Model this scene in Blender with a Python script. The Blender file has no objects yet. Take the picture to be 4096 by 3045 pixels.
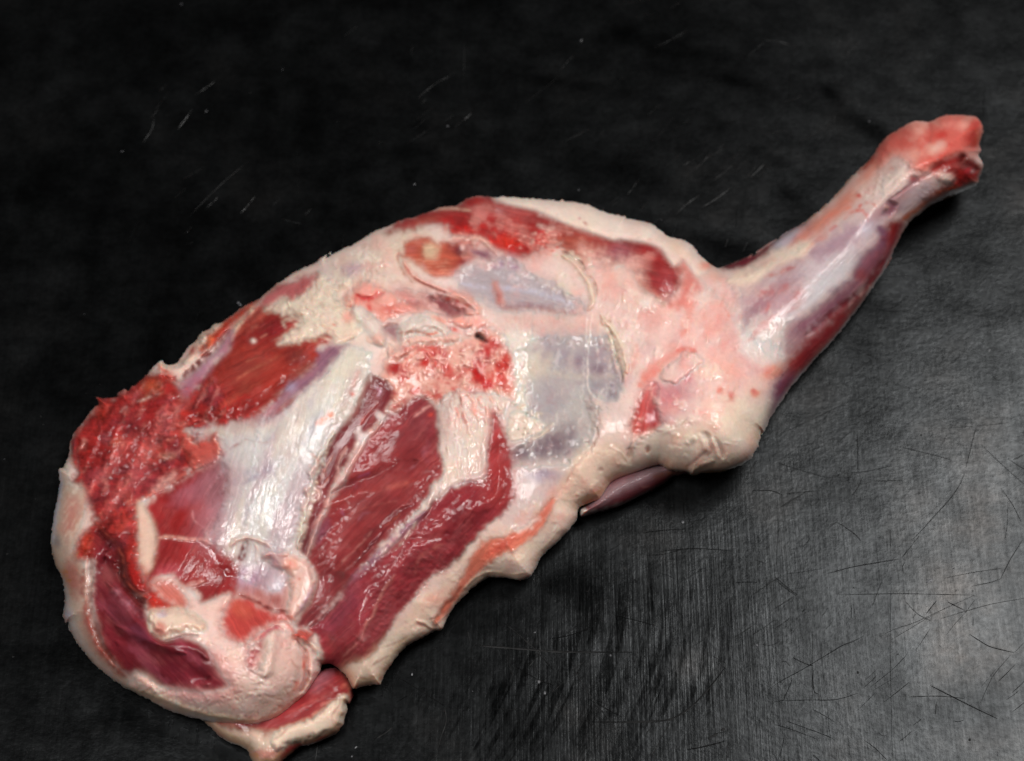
import bpy, math, random
import numpy as np
from mathutils import Vector
random.seed(7)
rng = np.random.default_rng(11)
SC = bpy.context.scene
COL = SC.collection

# ------------------------------------------------------------------ camera, world, lamps
W, H = 4096.0, 3045.0
TILT = math.radians(27)
FOC = 62.0
DIST = 0.947
camd = bpy.data.cameras.new('camera'); cam = bpy.data.objects.new('camera', camd); COL.objects.link(cam)
camd.sensor_width = 36; camd.lens = FOC; camd.clip_start = 0.02; camd.clip_end = 20
cam.rotation_euler = (TILT, 0, 0)
CAMP = np.array([0.0, -DIST*math.sin(TILT), DIST*math.cos(TILT)])
cam.location = CAMP
camd.dof.use_dof = True; camd.dof.focus_distance = 0.860; camd.dof.aperture_fstop = 6.3
SC.camera = cam

wd = bpy.data.worlds.new('World'); SC.world = wd; wd.use_nodes = True
bg = wd.node_tree.nodes['Background']; bg.inputs[0].default_value = (0.9, 0.95, 1.0, 1); bg.inputs[1].default_value = 0.016

def area(name, loc, target, size, sizey, power, col):
    l = bpy.data.lights.new(name, 'AREA'); l.shape = 'RECTANGLE'; l.size = size; l.size_y = sizey
    l.energy = power; l.color = col
    o = bpy.data.objects.new(name, l); COL.objects.link(o); o.location = loc
    o.rotation_euler = (Vector(target)-Vector(loc)).to_track_quat('-Z', 'Y').to_euler()
    return o
# positions: the window's mirror image lies beyond the right edge of the worktop, the second lamp's below the frame
area('window_light', (1.04, 0.60, 2.1), (0.05, -0.02, 0.0), 0.80, 1.10, 45, (1.0, 0.985, 0.97))
area('soft_top_light', (-0.45, -0.36, 1.62), (-0.10, -0.10, 0.04), 0.42, 0.42, 16.5, (1.0, 0.985, 0.97))

SC.view_settings.view_transform = 'Standard'; SC.view_settings.look = 'None'
SC.view_settings.exposure = 0.0; SC.view_settings.gamma = 1.0
SC.render.engine = 'CYCLES'
SC.cycles.max_bounces = 6; SC.cycles.use_denoising = True

# ------------------------------------------------------------------ plane-to-world mapping
CT, ST = math.cos(TILT), math.sin(TILT)
def ray(u, v):
    k = 36.0/FOC/W
    x = (u-W/2)*k; y = -(v-H/2)*k
    return x, y*CT+ST, y*ST-CT          # Rx(t)*(x, y, -1)
def at(u, v, z):
    """point at height z (metres) above the worktop that lies behind photo pixel u, v"""
    rx, ry, rz = ray(u, v)
    t = (z-CAMP[2])/rz
    return CAMP[0]+rx*t, CAMP[1]+ry*t, z+0*t
def px(X, Y, Z=0.0):
    dx = X-CAMP[0]; dy = Y-CAMP[1]; dz = Z-CAMP[2]
    yc = dy*CT+dz*ST; zc = -dy*ST+dz*CT
    k = 36.0/FOC/W
    return W/2+dx/(-zc)/k, H/2-yc/(-zc)/k

# ------------------------------------------------------------------ tracing helpers
ORG = {'T1': (150, 1500, 2.203), 'T2': (150, 2250, 2.203), 'T3': (1000, 2300, 2.217), 'T4': (1000, 1550, 2.203),
       'T5': (600, 1000, 2.203), 'T6': (1300, 750, 2.203), 'T7': (2200, 750, 2.203), 'T8': (1900, 1400, 2.203),
       'S1': (3000, 400, 2.203), 'S2': (2700, 1000, 2.203), 'S3': (2200, 1700, 2.203), 'S4': (3096, 1700, 2.203),
       'S5': (3096, 2300, 2.217), 'S6': (1900, 2300, 2.217), 'A': (0, 0, 1.0), 'V': (0, 0, 0.54248)}
def P(s):
    o = ORG['A']; r = []
    for t in s.split():
        if t in ORG: o = ORG[t]
        else:
            a, b = t.split(','); r.append((o[0]+float(a)/o[2], o[1]+float(b)/o[2]))
    return np.array(r, dtype=np.float32)
def catmull(p, closed, n=3):
    m = len(p); out = []
    rngi = range(m if closed else m-1)
    for i in rngi:
        if closed: a, b, c, d = p[(i-1) % m], p[i], p[(i+1) % m], p[(i+2) % m]
        else: a, b, c, d = p[max(i-1, 0)], p[i], p[i+1], p[min(i+2, m-1)]
        for k in range(n):
            t = k/n
            q = 0.5*((2*b)+(-a+c)*t+(2*a-5*b+4*c-d)*t*t+(-a+3*b-3*c+d)*t**3)
            # damp the overshoot of very uneven points
            l = b+(c-b)*t
            out.append(l+(q-l)*0.8)
    if not closed: out.append(p[-1])
    return np.array(out, dtype=np.float32)

S = 3.0                                   # canvas cell in photo pixels
X0, Y0 = 180.0, 430.0
NX, NY = int((3960-X0)/S), int((3110-Y0)/S)
gx = (X0+S*np.arange(NX)).astype(np.float32); gy = (Y0+S*np.arange(NY)).astype(np.float32)
GX, GY = np.meshgrid(gx, gy)

def vnoise(x, y, seed):
    r = np.random.default_rng(seed); T = r.random((256, 256), dtype=np.float32)
    xi = np.floor(x).astype(np.int32); yi = np.floor(y).astype(np.int32)
    fx = x-xi; fy = y-yi; fx = fx*fx*(3-2*fx); fy = fy*fy*(3-2*fy)
    xi &= 255; yi &= 255; x1 = (xi+1) & 255; y1 = (yi+1) & 255
    a = T[yi, xi]; b = T[yi, x1]; c = T[y1, xi]; d = T[y1, x1]
    return ((a+(b-a)*fx)*(1-fy)+(c+(d-c)*fx)*fy)*2-1
def fbm(x, y, s, seed, o=3, g=0.5):
    v = 0; a = 1; t = 0
    for k in range(o):
        ca, sa = math.cos(k*1.1+seed), math.sin(k*1.1+seed)
        v = v+a*vnoise((x*ca-y*sa)/s+17*k, (x*sa+y*ca)/s+9*k, seed*13+k); t += a; a *= g; s *= 0.5
    return v/t*1.3
def sstep(e0, e1, x):
    t = np.clip((x-e0)/(e1-e0), 0, 1); return t*t*(3-2*t)

def raw_sdf(poly, x, y, closed=True):
    d2 = np.full(x.shape, 1e12, np.float32); ins = np.zeros(x.shape, bool)
    n = len(poly)
    for i in range(n if closed else n-1):
        ax, ay = poly[i]; bx, by = poly[(i+1) % n]
        ex, ey = bx-ax, by-ay; L = ex*ex+ey*ey+1e-9
        wx = x-ax; wy = y-ay
        t = np.clip((wx*ex+wy*ey)/L, 0, 1)
        q = (wx-ex*t)**2+(wy-ey*t)**2
        np.minimum(d2, q, out=d2)
        if closed and ey != 0:
            c = (ay > y) != (by > y)
            ins ^= c & (x < ex*(y-ay)/ey+ax)
    d = np.sqrt(d2)
    return np.where(ins, d, -d) if closed else d
def bil(C, fy, fx):
    y0 = np.clip(np.floor(fy).astype(np.int32), 0, C.shape[0]-2); x0 = np.clip(np.floor(fx).astype(np.int32), 0, C.shape[1]-2)
    ty = fy-y0; tx = fx-x0
    return (C[y0, x0]*(1-tx)+C[y0, x0+1]*tx)*(1-ty)+(C[y0+1, x0]*(1-tx)+C[y0+1, x0+1]*tx)*ty
def grid_sdf(poly, xs, ys, near):
    """signed distance on the grid xs, ys; exact close to the outline, interpolated elsewhere"""
    if len(xs)*len(ys) < 6000:
        X, Y = np.meshgrid(xs, ys); return raw_sdf(poly, X, Y)
    k = 4
    cx = xs[0]+(xs[1]-xs[0])*k*np.arange(len(xs)//k+2); cy = ys[0]+(ys[1]-ys[0])*k*np.arange(len(ys)//k+2)
    CX, CY = np.meshgrid(cx.astype(np.float32), cy.astype(np.float32))
    C = raw_sdf(poly, CX, CY)
    FY, FX = np.meshgrid(np.arange(len(ys))/k, np.arange(len(xs))/k, indexing='ij')
    D = bil(C, FY, FX).astype(np.float32)
    m = np.abs(D) < near
    X, Y = np.meshgrid(xs, ys)
    D[m] = raw_sdf(poly, X[m], Y[m])
    return D

def lin(c):
    c = np.array(c, dtype=np.float32)/255.0
    return np.where(c <= 0.04045, c/12.92, ((c+0.055)/1.055)**2.4).astype(np.float32)

# ------------------------------------------------------------------ canvas of the surface (a relief laid on real height)
N1 = fbm(GX, GY, 34, 3, 4); N2 = fbm(GX, GY, 14, 5, 3); N3 = fbm(GX, GY, 80, 9, 3); N0 = fbm(GX, GY, 300, 21, 3)
ANG = [math.radians(a) for a in range(0, 180, 15)]
FIB = []
for k, a in enumerate(ANG):
    U = GX*math.cos(a)-GY*math.sin(a); V = GX*math.sin(a)+GY*math.cos(a)   # U runs along the fibre (angle anticlockwise, y down)
    U = U+0*V
    V2 = V+N1*7
    FIB.append((0.6*vnoise(U/90, V2/7.5, 100+k)+0.4*vnoise(U/140, V2/17, 130+k)+0.35*vnoise(U/50, V2/4.5, 160+k)).astype(np.float32))
FIB = np.stack(FIB)
class Canvas:
    def __init__(s, base):
        s.C = np.empty((NY, NX, 3), np.float32); s.C[:] = lin(base)
        s.Hh = np.zeros((NY, NX), np.float32)
        s.K = np.zeros((NY, NX, 5), np.float32); s.K[..., 0] = 1      # fat, lean, silver, ragged, smooth
        s.A = np.zeros((NY, NX), np.int8)
        s.Wt = np.full((NY, NX), 0.5, np.float32)
        s.part = np.zeros((NY, NX), np.int16); s.parts = ['fat_layer']
KI = {'f': 0, 'l': 1, 's': 2, 'b': 3, 'm': 4}
CV = None
HS = 0.6
def win(p, pad):
    x0, y0 = p.min(0)-pad; x1, y1 = p.max(0)+pad
    i0 = max(int((x0-X0)/S), 0); i1 = min(int((x1-X0)/S)+2, NX); j0 = max(int((y0-Y0)/S), 0); j1 = min(int((y1-Y0)/S)+2, NY)
    return i0, i1, j0, j1
def apply(sl, a, col, h, k, ang, part, wet, hp):
    if col is not None: CV.C[sl] += (lin(col)-CV.C[sl])*a[..., None]
    if h: CV.Hh[sl] += h*hp*HS*(1.15 if h > 0 else 1.15)
    if k is not None:
        t = np.zeros(5, np.float32); t[KI[k]] = 1
        CV.K[sl] += (t-CV.K[sl])*a[..., None]
        if ang is not None:
            A = CV.A[sl]; A[a > 0.5] = int(round((ang % 180)/15)) % 12
    if wet is not None: CV.Wt[sl] += (wet-CV.Wt[sl])*a
    if part:
        q = CV.part[sl]; CV.parts.append(part); q[a > 0.5] = len(CV.parts)-1
def fill(s, col, soft=14, warp=10, h=0, hr=40, k=None, ang=None, part=None, wet=None, op=1.0):
    soft *= 1.7; warp *= 1.7
    p = catmull(P(s), True); i0, i1, j0, j1 = win(p, soft+warp+10)
    if i1-i0 < 3 or j1-j0 < 3: return
    sl = (slice(j0, j1), slice(i0, i1))
    d = grid_sdf(p, gx[i0:i1], gy[j0:j1], soft+warp+20)
    d = d+warp*(0.65*N1[sl]+0.55*N2[sl])
    a = sstep(-soft, soft, d)*op
    if k == 'l' and h > 0: hr *= 1.4
    hp = sstep(-6, hr, d) if h > 0 else sstep(-10, hr, d)
    global HS
    HS = 2.0 if (k == 'l' and h > 0) else 0.8
    apply(sl, a, col, h, k, ang, part, wet, hp)
def dot(tile, x, y, rx, ry, col, soft=1.0, warp=0.3, rot=0, h=0, k=None, ang=None, part=None, wet=None, op=1.0):
    o = ORG[tile]; cx, cy = o[0]+x/o[2], o[1]+y/o[2]; rx /= o[2]; ry /= o[2]
    R = max(rx, ry)*(1+soft+warp)+4
    i0, i1, j0, j1 = win(np.array([[cx, cy]], dtype=np.float32), R)
    sl = (slice(j0, j1), slice(i0, i1))
    dx = GX[sl]-cx; dy = GY[sl]-cy; r = math.radians(rot); u = dx*math.cos(r)-dy*math.sin(r); v = dx*math.sin(r)+dy*math.cos(r)
    q = np.sqrt((u/rx)**2+(v/ry)**2)+warp*(N1[sl]+0.6*N2[sl])
    a = (1-sstep(1-soft, 1+soft*0.5, q))*op
    hp = np.sqrt(np.clip(1-q*q/1.2, 0, 1))
    global HS
    HS = min(1.0, max(.3, min(rx, ry)/16))*.65
    apply(sl, a, col, h, k, ang, part, wet, hp)
def stroke(s, w, col, w1=None, soft=0.95, warp=5, h=0, k=None, ang=None, part=None, wet=None, op=1.0, taper=True):
    """w is the full width in tile pixels (2.2 per photo pixel)"""
    p = catmull(P(s), False); w /= 2.203; w1 = w if w1 is None else w1/2.203
    i0, i1, j0, j1 = win(p, max(w, w1)*1.2+warp+8)
    sl = (slice(j0, j1), slice(i0, i1)); x = GX[sl]+warp*N1[sl]; y = GY[sl]+warp*(N1[sl]*0.5+N2[sl]*0.6)
    n = len(p); best = np.full(x.shape, 1e9, np.float32)
    seg = np.sqrt(((p[1:]-p[:-1])**2).sum(1)); cum = np.concatenate([[0], np.cumsum(seg)]); L = cum[-1]+1e-6
    for i in range(n-1):
        ax, ay = p[i]; ex, ey = p[i+1]-p[i]; LL = ex*ex+ey*ey+1e-9
        t = np.clip(((x-ax)*ex+(y-ay)*ey)/LL, 0, 1)
        d = np.sqrt((x-ax-ex*t)**2+(y-ay-ey*t)**2)
        q = (cum[i]+t*seg[i])/L
        ww = (w+(w1-w)*q)*0.5
        if taper: ww = ww*np.sqrt(np.clip(np.minimum(q, 1-q)*7, 0.03, 1))
        np.minimum(best, d/(ww+0.4), out=best)
    a = (1-sstep(1-soft, 1+soft, best))*op
    hp = np.exp(-(best*1.15)**2)
    if w < 30: a = a*np.clip(.72+.9*N2[sl]+.6*N1[sl], .12, 1)
    global HS
    HS = min(1.0, max(.3, w/20))*.88
    apply(sl, a, col, h, k, ang, part, wet, hp)
def mottle(s, col, scale, lo, hi, op=.6, seed=1, h=0, fib=None, soft=30, ridge=False):
    """natural uneven tinting inside an outline: veins, marbling, stains"""
    p = catmull(P(s), True); i0, i1, j0, j1 = win(p, soft)
    sl = (slice(j0, j1), slice(i0, i1)); d = grid_sdf(p, gx[i0:i1], gy[j0:j1], soft+10)
    x, y = GX[sl]+14*N2[sl], GY[sl]+14*N1[sl]
    if fib is not None:
        r = math.radians(fib); u = x*math.cos(r)-y*math.sin(r); v = x*math.sin(r)+y*math.cos(r); n = fbm(u*.16, v, scale, seed, 3, .6)
    else: n = fbm(x, y, scale, seed, 4, .6)
    if ridge: n = 1-np.abs(n)*3
    a = sstep(-soft*.3, soft, d)*sstep(lo, hi, n)
    CV.C[sl] += (lin(col)-CV.C[sl])*(a*op)[..., None]
    if h: CV.Hh[sl] += h*a
# ------------------------------------------------------------------ outlines
BODY = P("T5 0,1060 65,990 105,975 150,1015 235,995 270,940 340,850 420,790 440,745 510,700 560,660 640,632 740,560 860,480 950,440 1000,395 1060,350 1130,290 1230,220 1340,165 1450,120 1500,75 1600,20 "
 "T6 0,625 100,570 230,510 330,450 430,390 540,345 640,300 800,255 900,220 1000,180 1080,170 1160,160 1230,110 1320,75 1420,80 1490,90 1550,80 1700,90 1900,105 2100,115 "
 "T7 0,110 60,118 200,130 340,155 430,200 520,230 600,245 665,252 675,272 750,285 820,300 900,325 980,380 1050,430 1170,465 1240,500 1290,560 1330,610 1400,665 1470,703 1550,690 1650,650 1800,580 1950,480 2100,385 "
 "S1 0,1380 60,1350 160,1280 280,1200 380,1130 470,1090 560,1010 650,940 760,830 870,700 960,610 1050,530 1120,430 1190,340 1260,290 1350,235 1430,190 1510,182 1570,190 1610,180 1680,145 1760,132 1900,138 1990,155 2040,200 2055,260 2035,330 2022,400 2032,450 2018,490 2055,550 2057,600 2022,680 2010,740 1930,780 1850,820 1750,850 1650,900 1560,950 1480,1020 1400,1090 1340,1180 1290,1290 1230,1410 1160,1540 "
 "S2 1950,0 1890,110 1820,220 1750,320 1650,470 1550,600 1450,730 1350,850 1230,970 1130,1080 1040,1190 950,1320 870,1440 815,1540 765,1640 "
 "S3 1870,60 1850,130 1830,200 1780,280 1700,345 1600,390 1500,405 1400,410 1260,440 "
 "T8 1870,1078 1720,1060 1620,1010 1500,1050 1390,1095 1290,1130 1200,1180 1120,1300 1080,1330 925,1385 900,1470 880,1520 830,1600 770,1652 "
 "A 2225,2175 2180,2215 2150,2255 2128,2302 2103,2316 2071,2322 2030,2313 1959,2310 1927,2327 1884,2359 1860,2385 1825,2420 1790,2470 1776,2508 1764,2521 1738,2525 1708,2543 1676,2561 1631,2584 1604,2607 1582,2634 1568,2656 1546,2688 1527,2724 1521,2741 1487,2740 1450,2748 1412,2756 1380,2700 1330,2660 1290,2660 "
 "T3 627,860 560,960 500,1060 380,1180 250,1280 100,1330 T2 1850,1445 1600,1420 1450,1390 1230,1330 1080,1270 920,1180 780,1110 640,1020 520,920 430,820 350,710 290,610 270,530 250,542 225,480 235,390 240,290 225,180 190,90 150,0 "
 "T1 118,1500 125,1350 150,1200 175,1080 195,980 188,900 190,830 225,815 262,740 275,690 280,620 310,530 345,480 400,410 450,340 510,275 540,255 515,195 570,205 640,200 700,190 705,160 770,120 800,140 830,95 860,90 900,60")
LOBE = P("T3 450,980 560,880 620,845 690,825 750,822 830,860 890,930 915,1000 918,1040 900,1120 882,1150 864,1150 862,1220 845,1260 830,1330 780,1390 720,1430 620,1480 520,1510 440,1530 360,1590 290,1650 220,1710 60,1700 0,1612 "
 "T2 1840,1652 1700,1590 1600,1530 1520,1450 1460,1390 1440,1250 1600,1150 T3 200,1020")
STRIP = P("T8 918,1440 920,1395 960,1370 1040,1300 1120,1150 1300,1020 1500,960 1700,960 1900,1000 1990,1080 1900,1086 1760,1112 1680,1170 1560,1240 1400,1320 1240,1390 1100,1430 960,1470 925,1465")

# colours (diffuse)
FAT = (228, 203, 190); FATY = (229, 203, 180); FATP = (230, 188, 175); CRM = (234, 213, 195)
LEAN = (140, 48, 50); LEANR = (158, 40, 36); MAR = (112, 24, 36); BLD = (176, 28, 22); SIL = (210, 200, 196); GRY = (166, 150, 150); PUR = (136, 90, 108); ORG_ = (206, 104, 76)

BC = Canvas(FAT); CV = BC
# large tints of the fat layer
fill("S2 0,0 400,160 600,300 560,900 900,1050 850,1300 300,1350 -200,1200 -300,700 -500,400 -300,100", FATP, 90, 40, op=0.75)
fill("T5 900,600 1500,150 T6 600,350 900,450 700,700 500,900 200,900 0,1200 T5 1300,900", (220, 200, 178), 60, 30)
fill("T8 850,1000 1100,800 1500,800 2203,560 2203,1100 1600,1100 1200,1250 900,1500 700,1700 500,1900 T3 1500,600 1200,950 640,1000 900,760 1300,400 1700,0 T8 300,1400 700,1250", FATY, 60, 20, op=0.8)

# ---- shank and joint end
fill("T7 1400,690 1900,700 2203,500 S1 300,1150 560,1010 900,690 1190,340 1600,200 1990,155 2055,260 2057,600 1850,820 1480,1020 1290,1290 1160,1540 S2 1950,0 1650,470 1230,970 950,1320 815,1540 780,1500 860,1200 900,1060 940,880 700,800 540,500 560,330", (206, 176, 168), 26, 18, k='s', ang=42, part='shank')
fill("T7 1480,712 1700,702 1900,605 2010,530 2100,450 2203,375 S1 20,1465 120,1390 230,1290 330,1195 480,1095 380,1110 160,1260 0,1360 T7 2100,365 1950,460 1800,560 1650,635", (104, 22, 40), 10, 8, k='l', ang=32, part='muscle', wet=.7)
fill("S1 200,1290 290,1200 420,1130 520,1110 560,1150 400,1260 300,1310", (190, 180, 188), 14, 8)
stroke("S1 440,1105 600,985 760,835 900,675 990,595 1080,495 1170,360", 34, (206, 160, 140), h=.6)
stroke("S1 330,1310 500,1170 650,1060 820,910 1000,730 1120,560 1230,380", 90, (212, 122, 98), w1=130, soft=1.0, op=.8)
stroke("S1 960,650 1100,500 1220,350 1340,290", 50, (160, 66, 50), soft=.8)
fill("S1 1170,340 1350,220 1430,180 1570,180 1680,135 1900,128 2050,190 2070,260 2035,400 1880,500 1700,560 1560,640 1400,640 1350,560 1250,520 1150,600 1100,480", (206, 100, 82), 30, 16, h=1.5, k='m', part='shank_knuckle', wet=.4)
dot('S1', 1480, 265, 90, 65, (226, 158, 135)); dot('S1', 1640, 430, 110, 60, (226, 178, 162), rot=25); dot('S1', 1890, 230, 90, 60, (236, 166, 130)); dot('S1', 1760, 200, 70, 50, (222, 130, 100))
dot('S1', 1450, 480, 80, 70, (222, 150, 132)); dot('S1', 1550, 560, 70, 50, (216, 120, 98))
dot('S1', 1680, 310, 75, 38, (200, 66, 42), rot=10); dot('S1', 1980, 360, 40, 70, (150, 35, 25), h=-2); dot('S1', 2000, 220, 50, 60, (215, 95, 65))
stroke("S1 1570,190 1600,290 1560,390", 34, (190, 84, 62), h=-1.6)
fill("S1 1700,570 1880,540 1990,600 2040,660 2020,740 1850,820 1700,860 1600,880 1560,860 1640,790 1760,740", (140, 22, 20), 22, 14, k='b', part='cut_end', wet=.8)
stroke("S1 1600,620 1700,570 1800,530 1900,500", 90, (150, 30, 28), h=-2.4, soft=1.1)
stroke("S1 1850,510 1940,560 2030,620", 90, (84, 12, 12), h=-4, soft=.9)
dot('S1', 1720, 685, 85, 48, (236, 204, 190), rot=-10, h=2.5, wet=.9); dot('S1', 1930, 630, 45, 35, (190, 50, 60), h=1.5); dot('S1', 1960, 630, 18, 14, (240, 200, 200))
stroke("S1 1480,960 1580,880 1700,820 1850,780", 70, (186, 76, 44), soft=.8)
fill("S1 1300,530 1390,560 1410,690 1260,800 1110,880 1000,860 970,800 1120,700 1220,600", (230, 206, 194), 34, 16, h=1.2, wet=.7)  # white highlight of the bone, painted into the colour
stroke("S1 1620,640 1500,690 1360,790 1240,870", 42, (180, 44, 44), w1=20, h=-1.2); dot('S1', 1440, 705, 42, 36, (150, 14, 18), h=-1)
stroke("S1 955,955 1000,908 1075,905 1115,945", 24, (204, 66, 54)); stroke("S1 820,1055 900,985 1000,980 1035,1060", 26, (208, 84, 66)); dot('S1', 962, 842, 24, 26, (205, 60, 45)); stroke("S1 700,1160 770,1105", 24, (204, 84, 72))
stroke("S1 640,1050 760,990 900,940", 24, (220, 130, 110))
fill("S1 1480,720 1620,740 1570,850 1430,960 1330,1020 1290,950 1380,850 1450,770", (200, 172, 174), 18, 12, wet=.7)
fill("S1 1235,895 1285,925 1275,1000 1225,1035 1165,1015 1205,955", (130, 70, 80), 14, 6, h=-2.5, hr=14); dot('S1', 1207, 945, 24, 26, (228, 194, 164), h=2)
fill("S1 950,1050 1150,1030 1200,1080 1130,1200 1000,1350 900,1450 800,1600 650,1652 200,1652 100,1600 300,1500 480,1400 600,1300 750,1180", (198, 178, 180), 30, 16, wet=.7)
stroke("S1 540,1370 700,1300 850,1200 950,1130", 120, (156, 116, 132), soft=1.3, warp=14, op=.7);  stroke("S1 1130,1120 1190,1200 1120,1340 1000,1450 920,1560", 110, (120, 80, 98), soft=.8)
stroke("S1 -200,1600 0,1550 150,1450 300,1370 450,1310 560,1260", 120, (226, 202, 182), soft=.7, h=1.2); 
dot('S1', 1030, 1130, 90, 60, (212, 205, 212), rot=30, wet=1)
fill("S1 1205,1080 1345,1060 1340,1180 1290,1300 1220,1440 1120,1610 S2 1890,110 1820,220 1740,280 1780,150 S1 1090,1500 1180,1350 1200,1200", (118, 18, 18), 14, 8, k='l', ang=60, part='muscle')
stroke("S1 1440,1055 1350,1170 1300,1290 1235,1410 1170,1530", 15, (190, 142, 130))
stroke("S1 1350,1060 1450,990 1600,900", 50, (196, 100, 66), soft=.8)
fill("S2 540,400 700,370 900,330 1100,320 1190,420 1000,560 900,630 700,650 560,600", (186, 148, 152), 30, 18)
stroke("S2 720,400 830,380 900,360 1010,320", 60, (196, 108, 102), soft=1.2, warp=10, op=.7); stroke("S2 1060,430 1090,380 1120,340", 40, (186, 84, 78), soft=1.2, op=.7); stroke("S2 930,600 1020,540 1110,460", 26, (186, 66, 60)); stroke("S2 780,240 930,200 1060,150", 26, (192, 96, 80), soft=1.2, h=-.4, op=.8)
stroke("S2 830,430 820,500 800,560", 30, (190, 100, 98), soft=.8)
fill("S2 1150,300 1450,100 1600,40 1640,60 1600,130 1500,260 1350,400 1150,560 950,640 900,600 1100,480 1180,380", (206, 196, 197), 22, 12, wet=.85)
fill("S2 1640,60 1750,0 1850,-20 1800,150 1710,280 1590,400 1450,520 1300,620 1150,720 1050,830 1000,915 940,915 945,680 1150,580 1350,430 1550,260", (126, 80, 94), 22, 10, k='l', ang=45, part='muscle', wet=.6)
dot('S2', 1250, 640, 110, 50, (160, 128, 138), rot=40, op=.7); dot('S2', 1640, 220, 60, 60, (150, 66, 66), op=.7)
stroke("S2 1850,80 1720,290 1560,430 1400,550 1250,670 1150,760", 56, (104, 14, 22), h=-1.2, soft=.7)
fill("S2 1290,660 1500,500 1720,370 1560,600 1460,740 1360,860 1240,980 1140,1090 1000,1130 890,1130 870,1080 1000,930 1150,800", (140, 30, 30), 20, 10, k='l', ang=48, part='muscle', wet=.6)
fill("S2 890,1120 1110,1090 1050,1200 960,1330 880,1450 820,1545 790,1560 850,1350 860,1200", (114, 70, 92), 16, 8, k='l', ang=55, part='muscle')
fill("S2 540,500 700,640 940,660 940,900 900,1000 700,960 560,900", (218, 204, 193), 40, 20, k='f')
dot('S2', 850, 1070, 120, 60, (226, 140, 112), rot=30, op=.8)
dot('S2', 490, 1300, 55, 48, (200, 50, 40)); dot('S2', 400, 1235, 45, 40, (220, 116, 96)); dot('S2', 715, 1265, 48, 36, (222, 136, 106)); dot('S2', 570, 1375, 36, 30, (226, 150, 130)); dot('S2', 690, 1240, 30, 20, (214, 110, 96))
for q in range(46):      # glistening folds of the membrane over the joint
    x = 540+random.random()*420; y = 380+random.random()*560; l = 30+random.random()*50
    stroke(f"S2 {x},{y} {x+6},{y+l*.5} {x-4},{y+l}", 16, (232, 220, 212) if random.random() < .6 else (198, 168, 166), h=random.choice([.9, .6, -.6]), op=.6, wet=.9)

# ---- outer fat rim at the top and the red muscle under it
fill("T6 540,395 590,325 640,285 800,240 1000,165 1160,150 1230,95 1320,60 1450,75 1560,140 1700,175 1860,215 1983,250 2073,290 2233,350 2383,400 2543,450 2600,445 2833,485 2965,550 3050,660 3125,710 3138,800 3120,870 3063,960 2993,1012 2913,990 2803,900 2723,800 2680,740 2600,700 2483,720 2400,700 2290,690 2180,610 2060,500 1950,520 1900,580 1800,600 1700,600 1550,570 1420,470 1200,430 1120,420 1075,340 900,345 800,355 680,385", (152, 42, 42), 14, 12, h=.8, hr=50, k='l', ang=170, part='muscle', wet=.55)
fill("T6 1090,370 1200,335 1500,380 1750,380 1950,400 1980,480 1850,590 1700,600 1550,570 1430,470 1180,430", (188, 24, 20), 44, 24, k='b')
dot('T6', 1620, 480, 150, 60, (205, 50, 36)); dot('T6', 1330, 120, 100, 40, (160, 40, 38)); dot('T6', 900, 290, 180, 40, (178, 86, 74), rot=12, op=.7)
fill("T7 70,490 250,470 360,540 400,680 290,690 180,610", (204, 120, 94), 50, 18, op=.8)
fill("T7 300,560 450,600 560,680 700,640 760,760 700,900 500,900 400,800 300,720", FATP, 40, 20, k='f')
stroke("T6 960,195 1100,185 1290,205", 22, (226, 180, 155)); stroke("T6 1870,330 1960,372 2020,345", 46, (230, 192, 178), soft=.7, warp=8)
for a, b, c in ((200, 240, 300), (225, 270, 320), (300, 330, 360), (170, 200, 250)): stroke(f"T6 1300,{a} 1550,{b} 1900,{c}", 13, (190, 90, 84), op=.7, h=.3)
dot('T6', 1535, 210, 35, 34, (224, 150, 150), wet=1); dot('T6', 1890, 420, 30, 60, (200, 30, 40), rot=-40)
for q in range(60):
    x = 1900+random.gauss(0, 90); y = 470+random.gauss(0, 60); dot('T6', x, y, 8+random.random()*14, 6+random.random()*8, random.choice([(228, 160, 145), (210, 60, 50), (232, 180, 165)]), h=.5)
dot('T7', 620, 570, 120, 95, (166, 108, 118), soft=1.1, op=.6); dot('T7', 860, 560, 130, 80, (150, 26, 32), op=.8)  # first dot paints a purple sheen on the muscle
stroke("T7 700,500 860,540 980,640 1080,760 1100,900", 180, None, h=2.2); stroke("T7 760,800 900,920 1000,990", 40, (196, 100, 88), soft=.8)
dot('T7', 1010, 800, 100, 90, (186, 80, 84), op=.6, wet=1); dot('T7', 1040, 910, 50, 60, (200, 120, 120), op=.6, wet=1)
fill("T7 1145,625 1180,645 1265,760 1320,900 1290,980 1180,1060 1060,1050 1120,980 1160,860 1190,760", (212, 128, 116), 16, 12)
fill("T7 -500,90 -280,80 0,100 200,120 430,190 665,245 820,290 980,370 1170,455 1290,550 1400,655 1380,730 1290,780 1180,630 1150,660 1090,690 1055,640 985,540 850,482 610,447 560,458 400,402 250,352 90,292 0,250 -120,190 -300,150", CRM, 8, 5, h=2.2, hr=22, k='f', part='fat_cap', wet=.3)
fill("T7 1130,700 1160,780 1165,880 1130,960 1080,1010 1180,1060 1260,1000 1310,900 1260,760 1180,640", (214, 134, 120), 20, 10, op=.5)
stroke("T7 285,295 325,330", 22, (170, 40, 44), h=-1); dot('T7', 262, 272, 14, 12, (200, 90, 90)); dot('T7', 880, 458, 26, 10, (228, 170, 155))
dot('T7', 1130, 540, 120, 60, (232, 196, 160), rot=-40, op=.6); dot('T7', 1370, 690, 70, 50, (230, 140, 110)); dot('T7', 1440, 780, 90, 60, (228, 168, 144), op=.6)
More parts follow.
